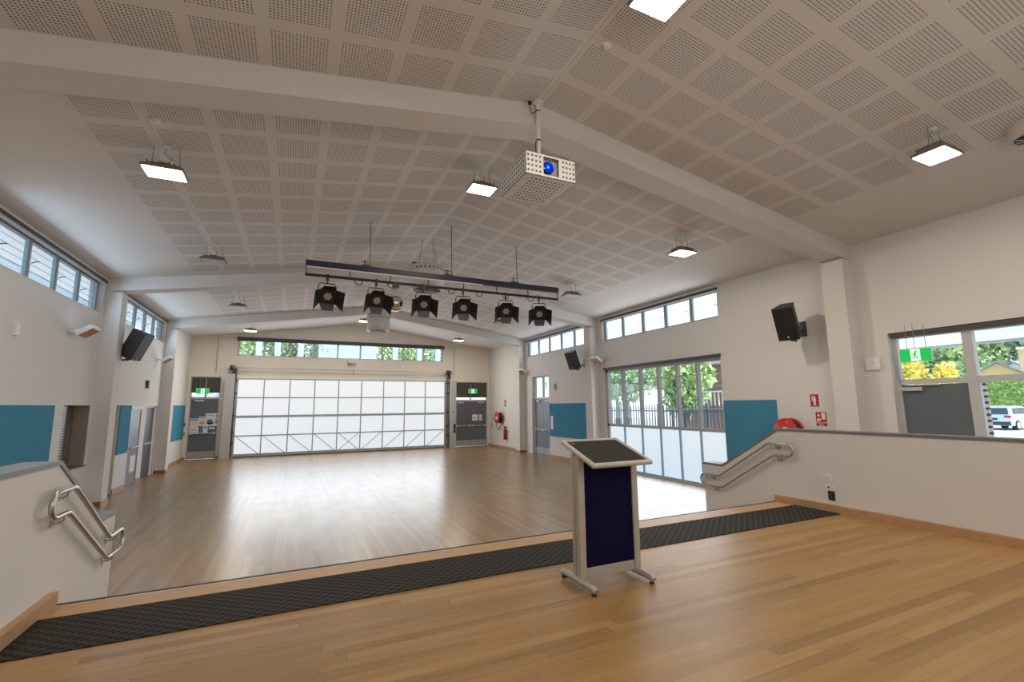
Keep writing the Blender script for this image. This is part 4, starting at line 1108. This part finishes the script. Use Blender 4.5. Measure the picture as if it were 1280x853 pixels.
# ------------------------------------------------------------ lectern
def lectern():
    t = thing('lectern', (-.17, -1.46, ZS), 'silver framed lectern with navy fabric front and dark speckled sloping top', 'lectern')
    for x, px in ((-.462, -.437), (.118, .128)):
        f = MB(); z = ZS + .045; r = .026
        f.tube([(x, -1.715, z - .012), (x, -1.70, z - .002), (x, -1.68, z), (x, -1.25, z), (x, -1.23, z - .002), (x, -1.215, z - .012)], r, 'silver', 12)
        foot = f.build('foot', t)
        for y in (-1.69, -1.24):
            g = MB(); g.cyl((x, y, ZS), (x, y, ZS + .012), .020, 'black', n=12); g.cyl((x, y, ZS + .012), (x, y, z - .02), .008, 'steel', n=8); g.build('leveller', foot)
        p = MB(); p.box(px - .031, px + .031, -1.515, -1.455, ZS + .06, 1.595, 'silver'); p.box(px - .031, px + .031, -1.447, -1.40, ZS + .06, 1.61, 'silver'); p.box(px - .026, px + .026, -1.456, -1.446, ZS + .06, 1.595, 'dark_metal')
        p.build('post', t, bevel=.008)
    p = MB(); p.box(-.408, .099, -1.500, -1.475, ZS + .135, 1.575, 'navy'); p.build('front_panel', t)
    p = MB(); p.box(-.408, .099, -1.503, -1.470, ZS + .055, ZS + .138, 'silver'); p.build('bottom_rail', t, bevel=.003)
    # top: plane through (y=-1.745,z=1.53) and (y=-1.25,z=1.695)
    ang = math.atan2(.165, .495); T = Matrix.Translation((-.165, -1.4975, 1.6125)) @ Matrix.Rotation(ang, 4, 'X')
    hw, hd, th = .305, .262, .022
    p = MB(); p.box(-hw + .02, hw - .02, -hd + .02, hd - .02, -.016, -.001, 'silver'); p.xform(T); p.build('top_board', t)
    p = MB(); ring = [(-hw + .015, -hd + .015), (hw - .015, -hd + .015), (hw - .015, hd - .015), (-hw + .015, hd - .015)]
    for i in range(4):
        a, c = ring[i], ring[(i + 1) % 4]; p.cyl((a[0], a[1], 0), (c[0], c[1], 0), th, 'silver', n=14); p.ball((a[0], a[1], 0), th, 'silver', 14, 8)
    p.xform(T); p.build('rim', t)
    p = MB(); p.box(-hw + .035, hw - .035, -hd + .035, hd - .035, -.001, .012, 'speckle'); p.xform(T); p.build('reading_surface', t)
    p = MB(); p.box(-hw + .06, -hw + .07, hd - .075, hd - .06, .012, .018, 'brass'); p.box(-hw + .075, -hw + .085, hd - .09, hd - .08, .012, .016, 'white'); p.xform(T); p.build('clip', t)
    return t
lectern()

# ------------------------------------------------------------ outside
GZ = -.30
b = MB(); b.box(-60, 200, -60, 140, GZ - .1, GZ, 'asphalt'); struct(b, 'ground', 'pale sunlit paving outside the hall', 'ground')
b = MB(); b.box(HW + .25, 8.2, YB, 18, GZ, -.02, 'conc'); struct(b, 'ground_path', 'concrete path along the right side of the hall', 'path')
b = MB(); b.box(11.2, 19, 3.0, 40, GZ, GZ + .06, 'grass'); tag(b.build('lawn'), 'green lawn behind the picket fence on the right', 'grass', kind='stuff')
# canopy outside right wall
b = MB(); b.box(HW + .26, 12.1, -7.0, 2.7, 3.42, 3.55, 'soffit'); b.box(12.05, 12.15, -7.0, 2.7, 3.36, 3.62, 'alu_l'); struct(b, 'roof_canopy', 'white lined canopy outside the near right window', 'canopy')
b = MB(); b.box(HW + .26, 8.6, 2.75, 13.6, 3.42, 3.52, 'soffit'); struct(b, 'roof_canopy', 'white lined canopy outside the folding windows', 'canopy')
for s in (-1, 1):
    b = MB(); b.hexa([(s * (HW + .25), YB, 4.86), (s * (HW + .95), YB, 4.76), (s * (HW + .95), 18, 4.76), (s * (HW + .25), 18, 4.86),
            (s * (HW + .25), YB, 5.00), (s * (HW + .95), YB, 4.90), (s * (HW + .95), 18, 4.90), (s * (HW + .25), 18, 5.00)], 'soffit')
    struct(b, 'roof_eave', 'white eave outside the high windows', 'eave')

# picket fence along the right, one thing with pickets
def fence(x, y0, y1, z1, lab):
    t = thing('picket_fence', (x, (y0 + y1) / 2, GZ), lab, 'fence')
    b = MB()
    for z in (.15, z1 - .25): b.box(x - .02, x + .02, y0, y1, z, z + .05, 'fence')
    b.build('rail', t)
    n = int((y1 - y0) / .16)
    b = MB()
    for k in range(n): b.box(x - .012, x + .012, y0 + k * .16, y0 + k * .16 + .045, GZ + .05, z1 + .0, 'fence')
    b.build('pickets', t)
    for k in range(int((y1 - y0) / 2.4) + 1):
        p = MB(); p.box(x - .04, x + .04, y0 + k * 2.4 - .04, y0 + k * 2.4 + .04, GZ, z1 + .04, 'fence'); p.build('post', t)
M['fence'] = mat('dark_green_grey_fence', (.10, .13, .16), .5)
fence(10.2, 2.0, 22.0, 1.98, 'dark steel picket fence outside the folding windows')

def leafcloud(b, c, r, n, size, m):
    for _ in range(n):
        while True:
            p = Vector((random.uniform(-1, 1), random.uniform(-1, 1), random.uniform(-1, 1)))
            if .30 < p.length < 1: break
        p = p * (1 + .25 * random.random()); q = Vector((c[0] + p.x * r[0], c[1] + p.y * r[1], c[2] + p.z * r[2]))
        a = Vector((random.gauss(0, 1), random.gauss(0, 1), random.gauss(0, 1))).normalized(); d = a.orthogonal().normalized(); e = a.cross(d)
        s = size * random.uniform(.6, 1.3)
        b.add([q - d * s, q + e * s * .6, q + d * s, q - e * s * .6], [(0, 1, 2, 3)], m)
def tree(x, y, h, r, m, lab, size=.28, n=1500, nm='tree', trunk=True, grp='trees outside the windows'):
    t = thing(nm, (x, y, GZ), lab, 'tree', grp)
    if trunk:
        b = MB(); b.tube([(x, y, GZ), (x + .1, y, h * .3), (x - .1, y + .1, h * .65)], .16, 'bark', 8)
        for k in range(4):
            a = k * 1.7; b.tube([(x, y, h * (.35 + .06 * k)), (x + r * .4 * math.cos(a), y + r * .4 * math.sin(a), h * .7)], .06, 'bark', 6)
        b.build('trunk', t)
    b = MB()
    for k in range(7):
        a = random.uniform(0, 2 * PI); rr = r * random.uniform(.15, .6)
        leafcloud(b, (x + rr * math.cos(a), y + rr * math.sin(a), h * random.uniform(.55, .92)), (r * .55, r * .55, h * .20), n // 7, size, m)
    b.build('crown', t)
def hedge(x0, x1, y0, y1, z1, lab, n=5000):
    b = MB(); b.box(x0 + .2, x1 - .2, y0 + .2, y1 - .2, GZ, z1 - .2, 'leaf_h')
    for _ in range(n):
        f = random.random(); p = [random.uniform(x0, x1), random.uniform(y0, y1), random.uniform(GZ, z1)]
        k = random.choice((0, 0, 2, 3))
        if k == 0: p[0] = x0 + random.uniform(0, .2)
        if k == 2: p[2] = z1 + random.uniform(-.15, .12)
        if k == 3: p[1] = random.choice((y0, y1)) + random.uniform(-.1, .1)
        q = Vector(p); a = Vector((random.gauss(0, 1), random.gauss(0, 1), random.gauss(0, 1))).normalized(); d = a.orthogonal().normalized(); e = a.cross(d); s = .2
        b.add([q - d * s, q + e * s * .6, q + d * s, q - e * s * .6], [(0, 1, 2, 3)], 'leaf_h')
    return tag(b.build('hedge'), lab, 'hedge')
# --- trees and shrubs on the right
tree(12.6, 10.2, 3.9, 1.3, 'leaf', 'bright green small tree behind the picket fence', .16, 1600)
tree(25, 31, 7.5, 4.2, 'leaf_d', 'dark loose tree farthest left behind the picket fence', .30, 1600)
tree(30, 29, 8.5, 4.0, 'leaf', 'tall pale green tree far behind the picket fence', .30, 1600)
tree(19, 22, 5.2, 2.4, 'leaf_d', 'dark bushy tree between the fence and the far trees', .22, 1300)
tree(45.1, 17.2, 5.3, 1.7, 'leaf_y', 'yellow flowering bush seen under the near exit sign', .24, 1300, nm='flowering_tree', trunk=True)
tree(49.9, 16.9, 5.0, 1.3, 'leaf_y', 'second yellow flowering bush, nearer the window mullion', .24, 900, nm='flowering_tree')
tree(60, 23.5, 9.4, 4.2, 'leaf_d', 'dark green tree behind the yellow flowering bushes', .45, 1500)
tree(59, 20.0, 8.0, 2.4, 'leaf', 'light green tree between the bushes and the gabled house', .40, 1200)
tree(118, 38, 19.0, 6.5, 'leaf', 'large light green tree above the parked cars', .55, 1800)
tree(122, 31.0, 19.0, 6.5, 'leaf_d', 'large dark tree at the right edge of the near window', .6, 1800)
hedge(63.5, 65.5, 15.0, 24.0, 4.1, 'tall clipped bright green hedge behind the silver car', 3800)
hedge(92.0, 94.0, 14, 30, 5.0, 'second clipped green hedge behind the white car', 2600)
b = MB(); b.box(72, 160, -10, 60, GZ, 1.55, 'conc'); struct(b, 'ground_terrace', 'raised car park behind the hedge', 'ground')
def house(cx, cy, w, d, zw, zr, zb, rot, wallm, lab, chim=None):
    T = Matrix.Translation((cx, cy, 0)) @ Matrix.Rotation(rot, 4, 'Z')
    t = thing('house', (cx, cy, zb), lab, 'house')
    b = MB(); b.box(-d / 2, d / 2, -w / 2, w / 2, zb, zw, wallm)
    b.prism([(-d / 2, -w / 2, zw), (-d / 2, w / 2, zw), (-d / 2, 0, zr)], (d, 0, 0), wallm); b.xform(T); b.build('walls', t)
    b = MB(); e = .5
    for sg in (-1, 1):
        b.hexa([(-d / 2 - e, 0, zr + .05), (-d / 2 - e, sg * (w / 2 + e), zw - .3), (d / 2 + e, sg * (w / 2 + e), zw - .3), (d / 2 + e, 0, zr + .05),
                (-d / 2 - e, 0, zr + .3), (-d / 2 - e, sg * (w / 2 + e), zw - .05), (d / 2 + e, sg * (w / 2 + e), zw - .05), (d / 2 + e, 0, zr + .3)], 'rooft')
    b.xform(T); b.build('roof', t)
    if chim:
        b = MB(); b.box(-.5, .5, chim - .5, chim + .5, zw, zr + 2.4, wallm); b.box(-.65, .65, chim - .65, chim + .65, zr + 2.2, zr + 2.5, 'white'); b.xform(T); b.build('chimney', t)
    for q in (-1, 1):
        b = MB(); b.box(-d / 2 - .05, -d / 2, q * w * .22 - .5, q * w * .22 + .5, zw - 2.3, zw - .9, 'carglass'); b.xform(T); b.build('window', t)
house(101, 30.2, 7.0, 8, 5.6, 7.9, 1.5, R(20), 'ochre', 'ochre gabled house with grey roof seen over the hedge', -3.2)
house(112, 29.0, 9.0, 8, 6.2, 8.4, 1.5, R(-20), 'white', 'white house with red posts behind the ochre house')
house(74, 33.0, 14.0, 10, 4.4, 6.6, GZ, R(60), 'bluewall', 'pale blue grey house behind the dark green tree')
def shed():
    t = thing('brick_building', (17.5, 12.6, GZ), 'low red brick building with white balustrade behind the fence', 'building')
    b = MB(); b.box(16.0, 21, 10.0, 13.2, GZ, 3.9, 'brick'); b.build('walls', t)
    b = MB(); b.box(15.4, 21.6, 9.6, 13.6, 3.9, 4.1, 'alu_l'); b.build('roof', t)
    b = MB(); b.box(15.55, 15.65, 10.2, 13.0, 2.55, 2.62, 'white')
    for k in range(12): b.box(15.57, 15.63, 10.3 + k * .23, 10.35 + k * .23, 1.9, 2.55, 'white')
    b.build('balustrade', t)
    b = MB(); b.cyl((15.6, 10.1, GZ), (15.6, 10.1, 3.9), .07, 'white', n=10); b.build('post', t)
shed()
b = MB(); b.box(12.5, 17, -2, 60, GZ, GZ + .08, 'conc'); struct(b, 'ground_road', 'pale road beyond the picket fence', 'road')
# --- parked cars
def car(cx, cy, z0, rot, paint, lab, k=1.0):
    t = thing('car', (cx, cy, z0), lab, 'car')
    T = Matrix.Translation((cx, cy, z0)) @ Matrix.Rotation(rot, 4, 'Z') @ Matrix.Scale(k, 4)
    W = .93
    low = [(-2.30, .32), (-2.36, .62), (-2.30, 1.02), (1.05, 1.04), (1.95, .92), (2.28, .70), (2.30, .34)]
    b = MB(); n = len(low)
    A = [(x, -W, z) for x, z in low]; Bq = [(x, W, z) for x, z in low]
    b.add(A + Bq, [tuple(range(n))[::-1], tuple(range(n, 2 * n))] + [(i, (i + 1) % n, n + (i + 1) % n, n + i) for i in range(n)], paint)
    top = [(-2.20, 1.0, .90), (-1.85, 1.58, .72), (-.9, 1.68, .72), (.15, 1.62, .70), (1.10, 1.02, .88)]
    A = [(x, -w_, z) for x, z, w_ in top]; Bq = [(x, w_, z) for x, z, w_ in top]; n = len(top)
    b.add(A + Bq, [tuple(range(n))[::-1], tuple(range(n, 2 * n))] + [(i, (i + 1) % n, n + (i + 1) % n, n + i) for i in range(n)], paint)
    b.xform(T); b.build('body', t)
    def lerp(p, q, f): return tuple(a + (c - a) * f for a, c in zip(p, q))
    g_ = MB()   # side glass, rear and front screens, slightly proud
    for sg in (-1, 1):
        P = [(-1.75, sg * .86, 1.10), (-1.50, sg * .75, 1.50), (.10, sg * .73, 1.54), (.78, sg * .86, 1.12)]
        g_.poly([(p[0], p[1] + sg * .02, p[2]) for p in P], 'carglass')
    g_.poly([(-2.17, -.78, 1.10), (-2.17, .78, 1.10), (-1.91, .66, 1.52), (-1.91, -.66, 1.52)], 'carglass')
    g_.poly([(1.04, -.76, 1.10), (1.04, .76, 1.10), (.26, .62, 1.56), (.26, -.62, 1.56)], 'carglass')
    g_.xform(T); g_.build('window_glass', t)
    for sx, sy in ((-1.45, -1), (-1.45, 1), (1.42, -1), (1.42, 1)):
        w_ = MB(); w_.cyl((sx, sy * .72, .34), (sx, sy * .96, .34), .34, 'tyre', n=20); w_.cyl((sx, sy * .96, .34), (sx, sy * .975, .34), .22, 'alu_l', n=14); w_.xform(T); w_.build('wheel', t)
    for sy in (-1, 1):
        w_ = MB(); w_.box(-2.38, -2.2, sy * .62, sy * .94, .88, 1.02, 'tail'); w_.xform(T); w_.build('tail_lamp', t)
    w_ = MB(); w_.box(-2.40, -2.25, -.9, .9, .34, .58, 'dark_metal'); w_.box(-2.385, -2.36, -.26, .26, .70, .84, 'carglass'); w_.xform(T); w_.build('rear_bumper', t)
    for sy in (-1, 1):
        w_ = MB(); w_.box(-1.6, .2, sy * .62 - .02, sy * .62 + .02, 1.68, 1.73, 'dark_metal'); w_.xform(T); w_.build('roof_rail', t)
car(50.4, 12.7, GZ, R(-2), 'car', 'silver family car parked in front of the hedge, rear towards the window', 1.14)
car(81.5, 21.6, 1.55, R(-10), 'car_w', 'white car parked higher up behind the silver one', 1.1)
# --- beyond the end wall
for x, y, h, r, m, lab in ((-5.2, 25.5, 7.4, 2.4, 'leaf', 'bright green tree at the left end of the strip window'), (-3.0, 24.5, 7.2, 2.0, 'leaf_d', 'dark green tree second from the left in the strip window'),
        (3.4, 24.8, 7.2, 2.0, 'leaf', 'bright green tree just right of the pale blue building'), (6.2, 25.5, 7.4, 2.3, 'leaf_d', 'dark green tree at the right end of the strip window')):
    tree(x, y, h, r, m, lab, .10, 3000)
t = thing('blue_building', (.15, 24.4, GZ), 'pale blue building filling the middle of the strip window', 'building')
b = MB(); b.box(-1.5, 1.8, 24, 27, GZ, 8.0, 'bluewall'); b.build('walls', t)
b = MB()
for x in (-1.1, .2, 1.3): b.box(x - .35, x + .35, 23.96, 24.0, 5.82, 5.88, 'dark_metal')
b.build('dark_vents', t)
for k, x in enumerate((-4.4, -3.55, -2.45, 2.5, 3.9, 5.0)):
    b = MB(); b.box(x - .14, x + .14, 21.9, 22.2, GZ, 8.0, 'bluewall')
    tag(b.build('veranda_post'), 'pale blue post standing outside the strip window', 'post', 'pale blue posts outside the strip window')
b = MB(); b.box(-9, 9, 27.5, 27.8, GZ, 9.0, 'white'); tag(b.build('boundary_screen'), 'white wall behind the trees beyond the end of the hall', 'wall', kind='structure')
# --- neighbour on the left
t = thing('neighbour_building', (-11, 8, GZ), 'white weatherboard building outside the left louvre windows', 'building')
b = MB(); b.box(-13, -10.2, -4, 24, GZ, 6.4, 'clad'); b.build('walls', t)
b = MB(); b.hexa([(-13.4, -4.5, 6.4), (-9.8, -4.5, 6.3), (-9.8, 24.5, 6.3), (-13.4, 24.5, 6.4), (-13.4, -4.5, 7.6), (-9.8, -4.5, 6.5), (-9.8, 24.5, 6.5), (-13.4, 24.5, 7.6)], 'rooft'); b.build('roof', t)


# ------------------------------------------------------------ camera
CAM = dict(cx=-2.6761, cy=-4.9403, cz=2.0276, yaw=.4381, pit=.1376, rol=-.0099, f=580.2)
def ray(px, py):
    u = (px - 640) / CAM['f']; v = (py - 426.5) / CAM['f']
    c, s = math.cos(-CAM['rol']), math.sin(-CAM['rol']); u, v = c * u - s * v, s * u + c * v
    c, s = math.cos(CAM['pit']), math.sin(CAM['pit']); fw = c + s * v; z = s - c * v
    c, s = math.cos(CAM['yaw']), math.sin(CAM['yaw']); return Vector((c * u + s * fw, -s * u + c * fw, z))
F = ray(640, 426.5); RT = (ray(640 + CAM['f'], 426.5) - F).normalized(); UP = (ray(640, 426.5 - CAM['f']) - F).normalized(); F.normalize()
cd = bpy.data.cameras.new('camera'); cam = bpy.data.objects.new('camera', cd); COL.objects.link(cam)
rot = Matrix((RT, UP, -F)).transposed().to_4x4()
cam.matrix_world = Matrix.Translation((CAM['cx'], CAM['cy'], CAM['cz'])) @ rot
cd.sensor_width = 36; cd.lens = CAM['f'] / 1280 * 36; cd.clip_start = .05; cd.clip_end = 400
scn.camera = cam

# ------------------------------------------------------------ light
w = bpy.data.worlds.new('world'); scn.world = w; w.use_nodes = True
nt = w.node_tree; nt.nodes.clear(); g = G(nt)
out = g.n('ShaderNodeOutputWorld'); bg = g.n('ShaderNodeBackground')
tc = g.n('ShaderNodeTexCoord'); sp = g.n('ShaderNodeSeparateXYZ'); nt.links.new(tc.outputs['Generated'], sp.inputs[0])
t_ = g.m('MINIMUM', g.m('MAXIMUM', g.m('MULTIPLY', sp.outputs[2], 2.0), 0.0), 1.0)
nt.links.new(g.mix(t_, (.90, .95, 1.0, 1), (.50, .72, 1.0, 1)), bg.inputs[0]); bg.inputs[1].default_value = 1.7
nt.links.new(bg.outputs[0], out.inputs[0])

def lamp(kind, name, loc, energy, col=(1, 1, 1), size=1.0, size_y=None, rot=(0, 0, 0), **k):
    l = bpy.data.lights.new(name, kind); l.energy = energy; l.color = col
    if kind == 'AREA':
        l.size = size
        if size_y: l.shape = 'RECTANGLE'; l.size_y = size_y
    if kind == 'SUN': l.angle = R(2)
    if kind in ('POINT', 'SPOT'): l.shadow_soft_size = size
    for q, v in k.items(): setattr(l, q, v)
    o = bpy.data.objects.new(name, l); COL.objects.link(o); o.location = loc; o.rotation_euler = rot; return o
s = lamp('SUN', 'sun', (0, 0, 30), 7.0, (1, .95, .86)); s.rotation_euler = (Vector((.12, -.62, .78))).to_track_quat('Z', 'Y').to_euler()
for x, y, k, lab in LAMPS:
    if k == 'off': continue
    lamp('AREA', 'lamp_light', (x, y, roof(x) - .375), 40 if k == 'on' else 56, (1.0, .88, .72), .36, .28, specular_factor=.3)
# area lamps added inside the glazing to stand in for daylight
def fill_area(name, loc, e, sx, sy, rot, col=(.86, .93, 1.0)):
    o = lamp('AREA', name, loc, e, col, sx, sy); o.rotation_euler = rot; o.data.specular_factor = 0.0; return o
fill_area('daylight_fill_door', (-.35, YF - .16, 2.2), 165, 8.8, 2.0, (R(-95), 0, 0))
fill_area('daylight_fill_folding', (HW - .12, 5.3, 1.6), 95, 4.4, 3.0, (R(90), 0, R(90)))
for y in (5.4, 11.0): fill_area('daylight_fill_left', (-HW + .10, y, 4.42), 36, 4.4, .6, (R(74), 0, R(-90)), (.62, .80, 1.0))
for y in (5.3, 11.0): fill_area('daylight_fill_right', (HW - .10, y, 4.42), 16, 4.4, .6, (R(78), 0, R(90)), (.75, .88, 1.0))
# unseen fill lamp added behind the camera to brighten the stage end
fill_area('stage_fill_light', (-.5, -5.9, 3.2), 105, 9.0, 2.6, (R(80), 0, 0), (1.0, .93, .86))

scn.view_settings.view_transform = 'Standard'; scn.view_settings.look = 'None'; scn.view_settings.exposure = 0.08; scn.view_settings.gamma = 1.0
scn.cycles.max_bounces = 8; scn.cycles.diffuse_bounces = 5; scn.cycles.transparent_max_bounces = 12
scn.cycles.sample_clamp_indirect = 4.0; scn.cycles.caustics_reflective = False; scn.cycles.caustics_refractive = False
